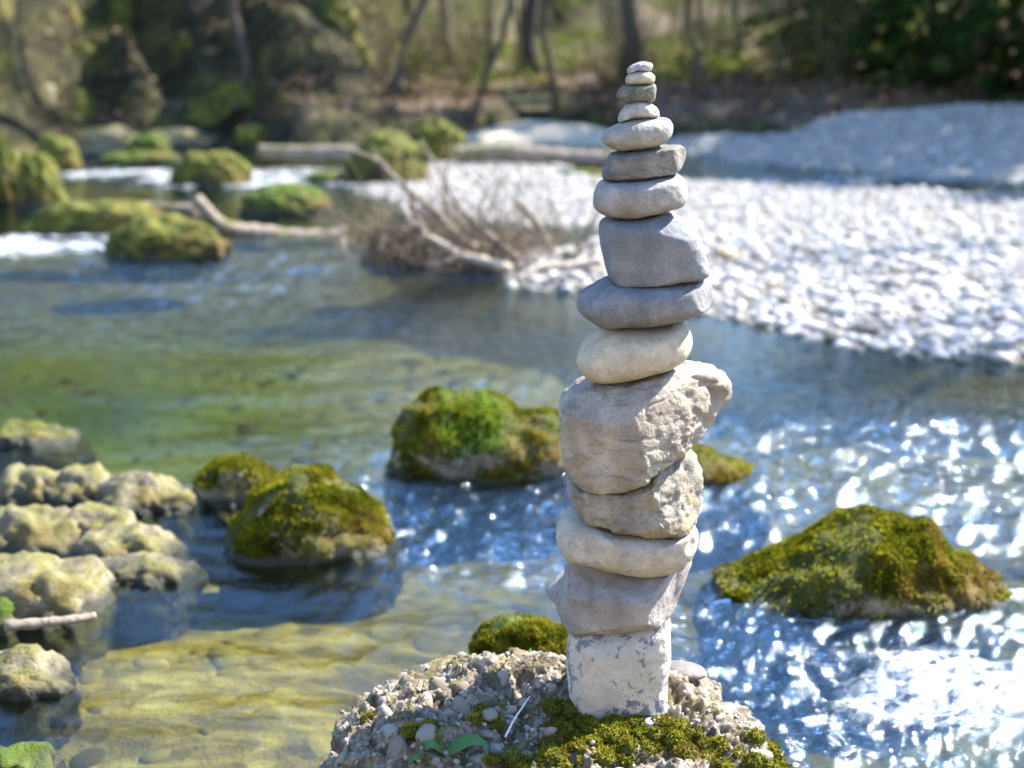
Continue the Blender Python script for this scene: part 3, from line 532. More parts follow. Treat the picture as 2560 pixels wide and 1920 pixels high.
for _ in range(1100):
    i = rng.choice(vis); p = bv[i]; r = rng.uniform(.003, .009)
    if moss_zone(p) > .75: continue
    v, f = PEBL[int(rng.integers(0, 6))]; q = rot_to(bn[i] + rng.normal(0, .3, 3), rng.uniform(0, 6.3)).to_matrix(); sp.add((v * r) @ np.array(q).T + p + bn[i] * r * .3, t=f)
obj('pebbles', sp.mesh('boulder_pebbles'), mat_peb_bi, parent=boulder, kind='stuff')
mat_moss = moss_mat('moss_fronds', (.04, .05, .004), (.14, .14, .01), (.34, .30, .035), (.18, .12, .03), .45, 22)
mat_moss_dark = moss_mat('moss_fronds_dark', (.03, .042, .004), (.14, .145, .010), (.36, .33, .03), (.19, .12, .035), .45, 7)
mat_grass = leafy_mat('grass_blades', (.08, .17, .02), (.14, .27, .03), (.22, .33, .06), .5)
def moss_on(parent, v, faces, nrm, n, L, weight, seed, mat, name='moss', wide=.28):
    r = np.random.default_rng(seed); t = tris_of(faces); a, b, c = v[t[:, 0]], v[t[:, 1]], v[t[:, 2]]
    ar = np.linalg.norm(np.cross(b - a, c - a), axis=1); cen = (a + b + c) / 3; nn = (nrm[t[:, 0]] + nrm[t[:, 1]] + nrm[t[:, 2]]) / 3
    w = ar * np.clip(weight(cen, nn), 0, None); w /= w.sum(); k = r.choice(len(t), n, p=w); u1 = r.random((n, 1)); u2 = r.random((n, 1)); s = np.sqrt(u1)
    P = a[k] * (1 - s) + b[k] * s * (1 - u2) + c[k] * s * u2; N = nn[k] / (np.linalg.norm(nn[k], axis=1, keepdims=True) + 1e-9)
    d = N + r.normal(0, .55, (n, 3)) + [0, 0, .15]; d /= np.linalg.norm(d, axis=1, keepdims=True); side = np.cross(d, r.normal(0, 1, (n, 3))); side /= np.linalg.norm(side, axis=1, keepdims=True) + 1e-9
    ln = L * r.uniform(.5, 1.5, (n, 1)); P = P - N * L * .15; wd_ = ln * wide
    V_ = np.stack([P, P + d * ln * .5 + side * wd_, P + d * ln, P + d * ln * .5 - side * wd_], 1).reshape(-1, 3); i = np.arange(n) * 4
    return obj(name, mesh_np(name, V_, [np.stack([i, i + 1, i + 2, i + 3], -1)], smooth=False), mat, parent=parent, kind='stuff')
def bumps_w(P, f, s): return np.clip(fbm3(P * f, 3, s) + .25, 0, None)
# moss cushions are thick: a lumpy bed under the fronds
cu = Soup(); pts = []
for _ in range(900):
    i = rng.choice(vis); p = bv[i]
    if moss_zone(p) * (.75 + .9 * rng.random()) < .62: continue
    r = rng.uniform(.012, .03); v, f = ICO[2]; cu.add(v * [r, r, r * .7] * (1 + .25 * fbm3(v * 2 + _, 2, 4))[:, None] + p, t=f)
cuv = np.vstack(cu.v); cuf = [np.vstack(cu.t)]
mm = NT('moss_cushion'); cmo = mm.ramp(mm.noise(60, 5, .7), [(.3, (.035, .04, .006)), (.6, (.11, .11, .012)), (.8, (.20, .16, .035))]); mat_cush = mm.done(mm.bsdf(cmo, .95, mm.bump(mm.noise(200, 3), .9, .006)))
cush = obj('moss_cushions', cu.mesh('moss_cushions'), mat_cush, parent=boulder, kind='stuff')
moss_on(boulder, cuv, cuf, vnormals(cuv, cuf), 26000, .0075, lambda c, n: np.clip(n[:, 2] + .5, .05, 1), 3, mat_moss, 'moss')
moss_on(boulder, bv, bf, bn, 5000, .006, lambda c, n: (c[:, 2] > -.02) * np.clip(fbm3(c * 14, 3, 8) - .12, 0, 1), 4, mat_moss_dark, 'moss')
# things lying or growing on the boulder
def flat_pebble(name, label, px, py, Y, r, mat, rot=0, group=None):
    v, f = ICO[5]; v = v * r; v = v * (1 + .06 * fbm3(v / r[0] * 1.6 + px, 2, int(px)))[:, None]; p = at_depth(px, py, Y); o = obj(name, mesh_np(name, v, [f]), mat, loc=p, label=label, cat='pebble', group=group); o.rotation_euler = (.0, .12, rot); return o
flat_pebble('flat_pebble', 'flat pale mauve pebble lying behind the whitish block on the boulder', 1712, 1676, 3.02, np.array([.052, .04, .016]), stone_mat('flat_pebble_stone', (.15, .135, .13), (.22, .20, .195), bumps=.3))
flat_pebble('white_pebble', 'white oval pebble in front of the whitish block corner', 1645, 1812, 2.79, np.array([.033, .024, .016]), stone_mat('white_pebble_stone', (.55, .54, .53), (.70, .69, .68), bumps=.2), .2)
def leaf(pts, width, fold=.25, n=9):
    c = spline(pts, n); t = np.linspace(0, 1, n); w = width * np.sin(np.pi * np.clip(t, .02, .98)) ** .75; tan = np.gradient(c, axis=0); s = np.cross(tan, [0.0, 0, 1]); s /= np.linalg.norm(s, axis=1, keepdims=True) + 1e-9
    L_ = c - s * w[:, None] + [0, 0, 1] * (w * fold)[:, None]; R_ = c + s * w[:, None] + [0, 0, 1] * (w * fold)[:, None]; v = np.vstack([L_, c, R_]); i = np.arange(n - 1)
    return v, np.vstack([np.stack([i, i + n, i + n + 1, i + 1], -1), np.stack([i + n, i + 2 * n, i + 2 * n + 1, i + n + 1], -1)])
ml = NT('broad_leaf'); d_ = ml.n('ShaderNodeBsdfPrincipled'); d_.inputs['Base Color'].default_value = (.07, .19, .025, 1); d_.inputs['Roughness'].default_value = .45
t_ = ml.n('ShaderNodeBsdfTranslucent'); t_.inputs[0].default_value = (.14, .34, .03, 1); x_ = ml.n('ShaderNodeMixShader'); x_.inputs[0].default_value = .4; ml.l(d_.outputs[0], x_.inputs[1]); ml.l(t_.outputs[0], x_.inputs[2]); mat_leaf = ml.done(x_.outputs[0])
mst = NT('green_stem'); mat_stem = mst.done(mst.bsdf((.12, .22, .04), .6))
def rosette(name, label, px, py, Y, leaves):
    p = at_depth(px, py, Y); r = obj(name, None, loc=p, label=label, cat='plant'); st = Soup(); v, q, t = tube([(0, 0, -.02), (0, 0, .004)], [.003, .002], 6); st.add(v, q, t); obj('stem', st.mesh('stem'), mat_stem, parent=r)
    for pts, w in leaves:
        v, q = leaf([(0, 0, 0)] + pts, w); obj('leaf', mesh_np('leaf', v, [q]), mat_leaf, parent=r)
rosette('broad_leaf_plant', 'low plant with broad green leaves lying on the pebbly boulder', 1112, 1893, 2.66, [([(.03, .015, .016), (.062, .025, .022), (.09, .02, .012)], .025), ([(-.012, -.002, .018), (-.03, -.004, .028), (-.045, -.008, .016)], .018), ([(-.02, -.01, .006), (-.05, -.02, .012), (-.07, -.03, .006)], .015), ([(-.004, -.02, -.005), (-.02, -.04, -.02), (-.03, -.05, -.04)], .005)])
rosette('green_sprout', 'tiny green sprout on the rear ridge of the boulder', 1325, 1660, 3.08, [([(0, .004, .02), (.002, .006, .038)], .006), ([(.008, 0, .006), (.018, 0, .018)], .005), ([(-.008, 0, .006), (-.018, 0, .016)], .004)])
mtw = NT('dry_twig'); mat_twig = mtw.done(mtw.bsdf(mtw.ramp(mtw.noise(60, 4), [(.3, (.22, .15, .09)), (.7, (.42, .33, .23))]), .85))
mtp = NT('pale_straw'); mat_straw = mtp.done(mtp.bsdf(mtp.ramp(mtp.noise(80, 3), [(.3, (.50, .48, .50)), (.7, (.70, .68, .70))]), .6))
def twig(name, label, pix, r, mat, cat='twig', sides=7, n=16, group=None):
    P = np.array([at_depth(px, py, Y) for px, py, Y in pix]); o0 = P[0].copy(); c = spline(P, n) - o0; rr = np.linspace(r[0], r[1], n) * (1 + .12 * np.sin(np.arange(n) * 2.1))
    v, q, t = tube(c, rr, sides); return obj(name, mesh_np(name, v, [q, t]), mat, loc=o0, label=label, cat=cat, group=group)
twig('pale_straw', 'pale dry straw leaning on the pebbly boulder', [(1263, 1843, 2.73), (1285, 1800, 2.76), (1310, 1762, 2.79), (1325, 1740, 2.81)], (.0026, .0012), mat_straw, 'straw')
twig('dry_twig', 'short brown twig standing up on the boulder ridge', [(1205, 1672, 3.0), (1216, 1660, 3.0), (1230, 1646, 3.0)], (.003, .0018), mat_twig)
twig('bark_sliver', 'thin brown bark sliver upright among the pebbles on the ridge', [(1142, 1698, 2.98), (1146, 1680, 2.98), (1150, 1662, 2.98)], (.006, .0045), mat_twig, 'bark')

# ================================================================== ROCKS IN THE STREAM
MOSSY = mossy_mat('mossy_rock', cover=.5, sc_=1.5, nzw=.25, rock1=(.10, .08, .055), rock2=(.36, .31, .24), mossc=((.018, .024, .003), (.05, .055, .006), (.12, .11, .012)))
MOSSY_FAR = mossy_mat('mossy_rock_far', rock1=(.015, .012, .007), rock2=(.07, .055, .033), cover=.66, sc_=1.0, nzw=.36, mossc=((.025, .032, .004), (.08, .085, .01), (.22, .20, .025)))  # moss caps on top; near-black sides paint in the shade of the hollows
MOSSY_GREEN = mossy_mat('bright_mossy_rock', rock1=(.03, .03, .015), rock2=(.12, .10, .06), cover=.7, sc_=1.2, nzw=.4, mossc=((.02, .035, .004), (.06, .09, .008), (.13, .17, .015)))
PALE = mossy_mat('pale_tufa_rock', rock1=(.10, .08, .045), rock2=(.34, .295, .205), cover=.22, sc_=.9, mossc=((.06, .055, .015), (.13, .12, .035), (.22, .19, .08)))
def wrock(name, label, pix, D, mat, seed, base_y, moss=0, L=.018, e=.8, amp=.05, fr=4.0, rid=.03, yoff=.5, mossw=None, mossm=None, cat='rock', group=None, sink=.46, facets=(), res=(170, 80)):
    """rock standing in the water: outline of the part above the water, carried on below the surface"""
    xs = [p[0] for p in pix]; Y = on_plane(np.mean(xs), base_y)[1] + D * yoff
    o = np.array([at_depth(px, py, Y)[[0, 2]] for px, py in pix]); lo = o[:, 1].min(); wl = np.ptp(o[:, 0])
    keep = o[o[:, 1] > .0]; xl, xr = o[:, 0].min(), o[:, 0].max()
    # rise outline then close it under water
    o = np.vstack([keep, [[xr + .01 * wl, -.08], [xr - .04 * wl, -sink * .6], [xr - .14 * wl, -sink], [xl + .14 * wl, -sink], [xl + .04 * wl, -sink * .6], [xl - .01 * wl, -.08]]]) if True else o
    xc = (xl + xr) / 2; o = o - [xc, 0]
    v, f = inflate(o, D, e, *res); nr = vnormals(v, f)
    P = v / wl
    d = amp * wl * fbm3(P * fr + seed, 4, seed) + rid * wl * .8 * fbm3(P * fr * 1.7 + seed, 4, seed + 2) + .004 * fbm3(v * 40 + seed, 3, seed)
    v = v + nr * (d - .022 * wl)[:, None]
    r = obj(name, mesh_np(name, v, f), mat, loc=(xc, Y, 0), label=label, cat=cat, group=group)
    if moss:
        n2 = vnormals(v, f); moss_on(r, v, f, n2, moss, L, mossw or (lambda c, n: (c[:, 2] > .03) * np.clip(n[:, 2] + .55, .0, 1) * np.clip(bumps_w(c, 5, seed) - .08, .02, .6)), seed, mossm or mat_moss_dark)
    return r, v, f
rk, mv, mf = wrock('mossy_rock', 'mossy rock with bright grass tufts, standing behind the cairn', V([(835, 1000), (838, 960), (848, 918), (872, 882), (905, 853), (950, 843), (1000, 848), (1060, 850), (1092, 868), (1130, 893), (1165, 888), (1205, 885), (1245, 900), (1262, 960), (1262, 1000)]), .30, MOSSY, 31, 1035 * K, 30000, .013)
gr_ = Soup(); rg = np.random.default_rng(3)
for _ in range(430):
    cx = rg.choice([-.10, -.02, .05, -.16], p=[.2, .4, .25, .15]) + rg.normal(0, .022); ii = np.where((np.abs(mv[:, 0] - cx) < .012) & (mv[:, 1] < -.02) & (mv[:, 2] > .12))[0]
    if len(ii) == 0: continue
    p = mv[rg.choice(ii)]; h = rg.uniform(.03, .075); d = np.array([rg.normal(0, .4), rg.normal(-.25, .3), 1.0]); d /= np.linalg.norm(d); s = np.array([.0016, rg.normal(0, .001), 0]); b = np.array([rg.normal(0, .02), rg.normal(-.01, .015), -.01])
    gr_.add([p - s, p + s, p + d * h * .55 + s * .8, p + d * h * .55 - s * .8, p + d * h + b], q=[(0, 1, 2, 3)], t=[(3, 2, 4)])
obj('grass_tufts', gr_.mesh('grass_tufts', False), mat_grass, parent=rk, kind='stuff')
wrock('low_mossy_rock', 'low flat mossy rock just behind the cairn, sloping into the water', V([(1330, 1030), (1380, 990), (1440, 962), (1490, 955), (1540, 968), (1590, 990), (1640, 1015), (1672, 1036)]), .24, MOSSY, 32, 1048 * K, 13000, .013, amp=.03, rid=.02)
wrock('mossy_rock', 'broad peaked mossy rock in the sparkling water', V([(1500, 1310), (1512, 1285), (1535, 1260), (1570, 1235), (1640, 1205), (1720, 1172), (1790, 1132), (1850, 1115), (1920, 1105), (1985, 1105), (2012, 1120), (2032, 1150), (2062, 1178), (2105, 1192), (2150, 1228), (2182, 1266), (2178, 1290)]), .30, MOSSY, 33, 1322 * K, 44000, .0125, amp=.045)
wrock('mossy_rock', 'dome shaped mossy rock with a pale bare flank at the edge of the shallows', V([(472, 1190), (480, 1150), (500, 1118), (535, 1075), (585, 1038), (640, 1018), (690, 1018), (740, 1043), (790, 1075), (832, 1110), (860, 1150), (872, 1172)]), .27, MOSSY, 34, 1200 * K, 34000, .0115, mossw=lambda c, n: (c[:, 2] > .03) * (sstep(-.30, -.16, c[:, 0] + .2 * c[:, 2])) * np.clip(n[:, 2] + .55, 0, 1) * bumps_w(c, 7, 34))
wrock('half_mossy_rock', 'small pale rock with a moss cap, behind the dome shaped rock', V([(412, 1095), (418, 1045), (445, 1008), (490, 993), (530, 1000), (580, 1020), (605, 1040), (612, 1070)]), .17, PALE, 35, 1092 * K, 4500, .014, mossw=lambda c, n: (c[:, 2] > .45 * c[:, 2].max()) * np.clip(n[:, 2], .01, 1))
wrock('small_mossy_rock', 'small bright mossy rock close behind the conglomerate boulder', V([(1012, 1440), (1022, 1385), (1058, 1346), (1110, 1334), (1160, 1335), (1200, 1350), (1228, 1382), (1245, 1430)]), .13, MOSSY_GREEN, 36, 1446 * K, 10000, .010, mossm=mat_moss)
pale = [('pale_rock', 'pale pitted rock at the far end of the tufa row', [(10, 1070), (25, 1015), (60, 1000), (110, 1005), (140, 1030), (150, 1060)], .16, 1085), ('pale_rock', 'pale knobbly rock, second in the tufa row', [(120, 1070), (140, 1020), (180, 1002), (220, 1010), (240, 1040), (260, 1070)], .16, 1090),
        ('pale_rock', 'rounded pale rock between the tufa row and the moss capped rock', [(225, 1070), (250, 1010), (300, 998), (340, 1005), (370, 1035), (420, 1060), (425, 1090)], .18, 1105), ('pale_rock', 'cream tufa rock in the second row with a smooth hollow', [(150, 1150), (160, 1100), (190, 1082), (240, 1085), (275, 1105), (285, 1140)], .14, 1175),
        ('pale_rock', 'large pale lumpy rock beside the picture edge, second row', [(-60, 1160), (-30, 1100), (30, 1082), (90, 1085), (140, 1100), (165, 1130), (170, 1160)], .2, 1190), ('pale_rock', 'pitted yellowish rock jutting into the shallows', [(160, 1200), (180, 1150), (230, 1128), (290, 1130), (340, 1140), (365, 1165), (372, 1200)], .17, 1215),
        ('pale_rock', 'low pale rock at the tip of the tufa shelf', [(200, 1250), (220, 1205), (280, 1195), (340, 1200), (380, 1215), (400, 1240)], .15, 1262), ('tufa_boulder', 'big white pitted boulder with a driftwood plank at its foot', [(-60, 1320), (-40, 1230), (0, 1195), (50, 1182), (110, 1190), (160, 1210), (195, 1245), (208, 1290), (205, 1320)], .24, 1335),
        ('pale_rock', 'low pale rock awash below the plank', [(-40, 1480), (-10, 1420), (40, 1402), (90, 1415), (125, 1445), (140, 1480)], .13, 1500), ('green_rock', 'greenish rock cut off by the lower corner of the picture', [(-60, 1690), (-30, 1630), (20, 1600), (60, 1605), (100, 1640), (120, 1680)], .12, 1700),
        ('green_rock', 'small green rock against the side of the big white boulder', [(-40, 1350), (-30, 1300), (0, 1280), (30, 1300), (40, 1350)], .08, 1365)]
for k, (nm, lb, px, D, by) in enumerate(pale): wrock(nm, lb, [((q[0] - np.mean([w_[0] for w_ in V(px)])) * 1.22 + np.mean([w_[0] for w_ in V(px)]), by * K - (by * K - q[1]) * .86) for q in V(px)], D, MOSSY_GREEN if nm == 'green_rock' else PALE, 40 + k, by * K, 0, e=.72, amp=.10, fr=2.6, rid=.09, res=(120, 52), group='pale rocks along the shallows' if nm == 'pale_rock' else None)
def submerged_tint(): pass
mat_drift0 = bark_mat('weathered_plank', (.10, .08, .06), (.30, .25, .20))
twig('driftwood_plank', 'grey driftwood plank lying at the foot of the white boulder', [(10 * K, 1352 * K, 3.62), (90 * K, 1346 * K, 3.66), (160 * K, 1338 * K, 3.7), (205 * K, 1330 * K, 3.74)], (.017, .011), mat_drift0, 'plank')
# low stones in the shallows at the left edge of the pool
wrock('brown_rock', 'low brown rock breaking the surface at the pool edge', V([(-40, 950), (0, 915), (60, 912), (120, 925), (170, 938), (200, 950)]), .2, MOSSY_FAR, 61, 962 * K)
UP = [ # upstream boulders: name,label,x0,x1,ytop,ybase,depth ratio,mat
 ('mossy_boulder', 'long flat mossy boulder with bright green top beside the white water', 40, 345, 424, 512, .45, 'F'), ('mossy_boulder', 'big dark mossy boulder under the forked log', 222, 472, 458, 566, .6, 'F'), ('mossy_boulder', 'dark green mossy boulder in the river beyond the forked log', 515, 700, 392, 462, .6, 'G'),
 ('mossy_boulder', 'dark mossy boulder splitting the upper rapid', 365, 530, 320, 402, .6, 'F'), ('mossy_boulder', 'tall shaded mossy boulder at the picture edge upstream', -40, 45, 285, 440, .9, 'F'), ('mossy_boulder', 'stout shaded boulder next to the tall edge boulder', 30, 128, 318, 448, .9, 'F'),
 ('mossy_boulder', 'round shaded boulder behind the stout one', 70, 165, 285, 372, .8, 'F'), ('mossy_boulder', 'bright green mossy stone on the far stony shore', 275, 362, 282, 338, .7, 'G'), ('mossy_boulder', 'vivid green mossy hump at the foot of the wooded bank', 440, 500, 248, 308, .7, 'G'),
 ('mossy_boulder', 'yellowish mossy stone beside the vivid green hump', 500, 590, 268, 318, .7, 'F'), ('mossy_boulder', 'low mossy ledge along the far water edge', 215, 380, 325, 352, .5, 'G'), ('river_boulder', 'big pale brown mossy boulder at the head of the gravel bar', 752, 915, 278, 398, .8, 'F'),
 ('river_boulder', 'rounded boulder leaning behind the big pale brown one', 880, 1002, 244, 352, .8, 'F'), ('mossy_boulder', 'small low mossy stone in front of the big river boulder', 655, 760, 368, 398, .6, 'G'), ('mossy_boulder', 'low dark mossy stone in the back channel', 1205, 1325, 362, 384, .5, 'G'),
 ('mossy_boulder', 'rounded mossy boulder under the far bank near the conifers', 1500, 1570, 246, 290, .7, 'F'), ('mossy_boulder', 'jumbled mossy boulder on the far shore', 1585, 1700, 252, 285, .7, 'F'), ('pale_rock', 'pale bare rock slab on the far stony shore', 150, 300, 268, 335, .7, 'P'), ('pale_rock', 'broad pale slab leaning to the far water', 300, 450, 272, 318, .7, 'P')]
def blob(name, label, x0, x1, yt, yb, dr, mat, seed, cat='boulder', z0=0.0, amp=.20, group=None, sub=5, Y=None):
    p = on_plane((x0 + x1) / 2 * K, yb * K, z0) if Y is None else at_depth((x0 + x1) / 2 * K, yb * K, Y)
    w = (x1 - x0) * K / F * p[1] * 1.03; D = w * dr / 2; yc = p[1] + D * .75; top = at_depth((x0 + x1) / 2 * K, yt * K, yc)[2] - p[2]; h = max(top, .08)
    v, f = ICO[sub]; d = 1 + amp * fbm3(v * 1.5 + seed * 3.1, 4, seed) + .09 * (1 - 2 * np.abs(fbm3(v * 3 + seed, 3, seed + 1)))
    v = v * d[:, None]; v[:, 2] = np.sign(v[:, 2]) * np.abs(v[:, 2]) ** .8; v = v * [w / 2 / 1.04, D, h / 1.12 * 1.0]
    v[:, 2] = np.where(v[:, 2] < 0, v[:, 2] * .5, v[:, 2]); v[:, 2] -= h * .02
    return obj(name, mesh_np(name, v, [f]), mat, loc=(p[0], yc, p[2]), label=label, cat=cat, group=group), v, f
MM = {'F': MOSSY_FAR, 'G': MOSSY_GREEN, 'P': PALE}
for k, (nm, lb, a, b, t, bs, dr, mk) in enumerate(UP): blob(nm, lb, a, b, t, bs, dr, MM[mk], 70 + k, group='boulders upstream' if nm == 'mossy_boulder' else None)

# ================================================================== PEBBLES ON THE GRAVEL BAR
mat_peb = pebble_mat('bar_pebble', [(.22, .195, .155), (.52, .50, .47), (.39, .38, .37), (.62, .60, .57), (.32, .26, .19), (.56, .55, .53), (.17, .155, .135), (.48, .47, .46)], 'island')
mat_pebo = pebble_mat('bar_pebble_single', [(.22, .195, .155), (.52, .50, .47), (.39, .38, .37), (.62, .60, .57), (.32, .26, .19), (.56, .55, .53), (.17, .155, .135), (.48, .47, .46)], 'object')
PEB2 = []
for k in range(8):
    v, f = ICO[2]; v = v * np.array([1, rng.uniform(.7, .95), rng.uniform(.45, .7)]); v = v * (1 + .14 * fbm3(v * 1.3 + k * 3, 2, k + 40))[:, None]; PEB2.append(mesh_np('bar_pebble_shape', v, [f])); PEB2[-1].materials.append(mat_pebo)
N_ = 110000; u = rng.random(N_); py_ = 6.9 + 15.5 * rng.random(N_) ** 1.35; px_ = (rng.random(N_) * .62 - .16) * py_ ; hz = bar_h(px_, py_); dd = poly_sd(px_, py_, BAR)
ok = (hz > -.03) & (dd > -.25); px_, py_, hz = px_[ok], py_[ok], hz[ok]; sz = np.clip(.009 + rng.exponential(.0105, len(px_)), .010, .08) * (1.12 - .012 * py_)
app = sz / py_ * (np.abs(px_ / py_) < .37) ; order = np.argsort(-app)
big = set(order[:300].tolist()); sp = Soup(); nb_ = 0
for i in range(len(px_)):
    if i in big:
        o = obj('pebble', PEB2[nb_ % 8], parent=gbar, loc=(px_[i], py_[i], hz[i] + sz[i] * .25)); o.rotation_euler = (rng.normal(0, .25), rng.normal(0, .25), rng.uniform(0, 6.3)); s = float(sz[i]); o.scale = (s * rng.uniform(1, 1.4), s, s); nb_ += 1
big_l = big
keep = [i for i in range(len(px_)) if i not in big]
if len(keep) > 28000: keep = rng.choice(keep, 28000, replace=False).tolist()
for i in keep:
    near = py_[i] < 11; v, f = PEBL[int(rng.integers(0, 6)) + (6 if py_[i] < 10.6 and sz[i] > .021 else 0)]
    a = rng.uniform(0, 6.3); c_, s_ = math.cos(a), math.sin(a); R = np.array([[c_, -s_, 0], [s_, c_, 0], [0, 0, 1]]); tilt = rng.normal(0, .25); T = np.array([[1, 0, 0], [0, math.cos(tilt), -math.sin(tilt)], [0, math.sin(tilt), math.cos(tilt)]])
    if not near and sz[i] < .03 and False: pass
    sp.add((v * sz[i] * [rng.uniform(1, 1.4), 1, 1]) @ (R @ T).T + [px_[i], py_[i], hz[i] + sz[i] * .25], t=f)
obj('pebbles', sp.mesh('bar_pebbles'), mat_peb, parent=gbar, kind='stuff')
for nm, lb, px, py, r, mt in [('tan_stone', 'large tan stone standing proud on the gravel bar', 1812, 600, .085, stone_mat('tan_stone', (.36, .28, .16), (.5, .42, .28))), ('grey_stone', 'dark grey upright stone on the gravel bar near the tan one', 2235, 672, .075, M['s7']),
                      ('edge_pebble', 'round white pebble at the water edge of the gravel bar', 1873 * 1.0, 726 * 1.0, .0, None)]:
    if mt is None: continue
    p = on_plane(px, py + 40, .15); v, f = ICO[5]; v = v * (1 + .12 * fbm3(v * 1.5 + px, 3, 5))[:, None] * [r * 1.1, r * .9, r * .8]; obj(nm, mesh_np(nm, v, [f]), mt, loc=(p[0], p[1], bar_h(np.array([p[0]]), np.array([p[1]]))[0] + r * .45), label=lb, cat='stone')
# coarse gravel on the far mound
sp = Soup(); n_ = 4500; mx_ = rng.uniform(1.5, 12, n_); my_ = rng.uniform(17, 27, n_); mh = mound_h(mx_, my_)
for i in range(n_):
    if mh[i] < -.02: continue
    v, f = PEBL[int(rng.integers(0, 6))]; s = rng.uniform(.02, .06); sp.add(v * s + [mx_[i], my_[i], mh[i] + s * .2], t=f)
obj('gravel', sp.mesh('mound_gravel'), mat_peb, parent=gmound, kind='stuff')
# cobbles lying under water in the near shallows
mcb = NT('bed_cobble'); r_ = mcb.geo.outputs['Random Per Island']
cA = mcb.ramp(r_, [(0.0, (.07, .05, .015)), (.3, (.16, .12, .035)), (.5, (.10, .085, .03)), (.7, (.24, .19, .07)), (.85, (.05, .04, .012)), (1.0, (.20, .14, .035))])
cB = mcb.ramp(r_, [(0.0, (.12, .09, .02)), (.3, (.27, .21, .06)), (.5, (.18, .15, .05)), (.7, (.36, .29, .11)), (.85, (.05, .04, .012)), (1.0, (.22, .155, .035))])
cA = mcb.mix(.8, cA, (.016, .017, .012)); cC = mcb.mix(mcb.attr('shal'), cA, cB); cC = mcb.mix(mcb.ramp(mcb.noise(12, 4, .6), [(.35, .5), (.6, 0.0)]), cC, (.09, .065, .012))  # cobbles darkened outside the mask too, imitating light absorbed by the water
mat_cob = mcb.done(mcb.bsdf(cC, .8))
sp = Soup(); n_ = 1500; cx = rng.uniform(-4.2, 2.6, n_); cy = rng.uniform(1.9, 9.5, n_); ch = bed_depth(cx, cy)
for i in range(n_):
    v, f = PEBL[6 + int(rng.integers(0, 6))]; s = float(np.clip(.02 + rng.exponential(.022), .02, .10)); a = rng.uniform(0, 6.3); R = np.array([[math.cos(a), -math.sin(a), 0], [math.sin(a), math.cos(a), 0], [0, 0, 1]])
    sp.add((v * s * [1.2, 1, .7]) @ R.T + [cx[i], cy[i], ch[i] - s * .25], t=f)
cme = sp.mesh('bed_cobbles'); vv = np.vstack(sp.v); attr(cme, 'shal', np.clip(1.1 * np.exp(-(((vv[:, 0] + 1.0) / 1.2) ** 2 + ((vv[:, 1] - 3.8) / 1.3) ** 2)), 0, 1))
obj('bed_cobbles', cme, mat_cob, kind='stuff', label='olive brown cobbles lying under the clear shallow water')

# ================================================================== DRIFTWOOD
mat_drift = bark_mat('driftwood', (.11, .08, .055), (.31, .245, .185)); mat_drift_p = bark_mat('driftwood_pale', (.30, .24, .18), (.54, .46, .37)); mat_log = bark_mat('weathered_log', (.12, .09, .07), (.36, .28, .22), (.12, .12, .03))
c8 = lambda u: crop(u, 600, 340, 2.304)
def branch(name, label, pts, r_, mat, Y=10.6, cat='branch', dy=None, group='branches in the driftwood heap', sides=8):
    pp = c8(pts); n = len(pp); ys_ = np.linspace(Y, Y + (dy or 0), n); return twig(name, label, [(a, b, float(yy)) for (a, b), yy in zip(pp, ys_)], (r_[0] * .95, r_[1] * .95), mat, cat, sides, 30, group)
branch('long_branch', 'longest bare branch arching up out of the driftwood heap', [(540, 75), (640, 85), (790, 140), (870, 220), (950, 295), (1040, 370), (1130, 440), (1200, 520), (1270, 590), (1370, 650)], (.012, .036), mat_drift, 11.0, dy=-.5)
branch('bare_branch', 'straight bare branch slanting up with a forked tip', [(1040, 30), (1120, 150), (1170, 250), (1240, 380), (1330, 480), (1430, 570), (1540, 660), (1600, 710)], (.010, .034), mat_drift, 11.0, dy=-.6)
branch('curved_branch', 'thick pale curved branch along the front of the driftwood heap', [(940, 400), (960, 450), (1020, 540), (1100, 590), (1190, 640), (1270, 690), (1400, 720), (1560, 770)], (.016, .042), mat_drift_p, 10.6, dy=-.3)
branch('white_branch', 'short white peeled branch lying across the driftwood heap', [(925, 450), (1050, 460), (1170, 480)], (.028, .022), mat_drift_p, 10.7)
branch('sunlit_branch', 'sunlit pale branch resting on the gravel beside the heap', [(1600, 825), (1680, 775), (1780, 745), (1900, 745), (2080, 710)], (.022, .03), mat_drift_p, 9.9, dy=.3)
branch('thin_branch', 'thin grey branch dipping toward the water from the heap', [(1080, 750), (1200, 720), (1290, 695)], (.014, .02), mat_drift, 10.3)
branch('side_twig', 'short side twig crossing the longest branch', [(770, 85), (800, 140), (830, 190)], (.008, .016), mat_drift, 10.95)
branch('seed_stalk', 'dry stalk with a brown seed head above the heap', [(1610, 390), (1690, 480), (1750, 570), (1800, 690)], (.03, .010), mat_drift, 10.3)
branch('peeled_stub', 'short white peeled stub standing in the heap', [(1030, 480), (1045, 545), (1040, 605)], (.022, .03), mat_drift_p, 10.5)
branch('brown_branch', 'brown branch sticking out from the heap toward the cairn', [(1940, 680), (2010, 640), (2085, 600)], (.018, .012), mat_drift, 10.4)
branch('thin_fork', 'thin fork rising beside the slanting bare branch', [(1215, 60), (1200, 160), (1180, 250), (1175, 330), (1200, 480)], (.005, .014), mat_drift, 10.9)
rg = np.random.default_rng(12); tw = Soup()
ctr = at_depth(*c8([(900, 640)])[0], 10.9)
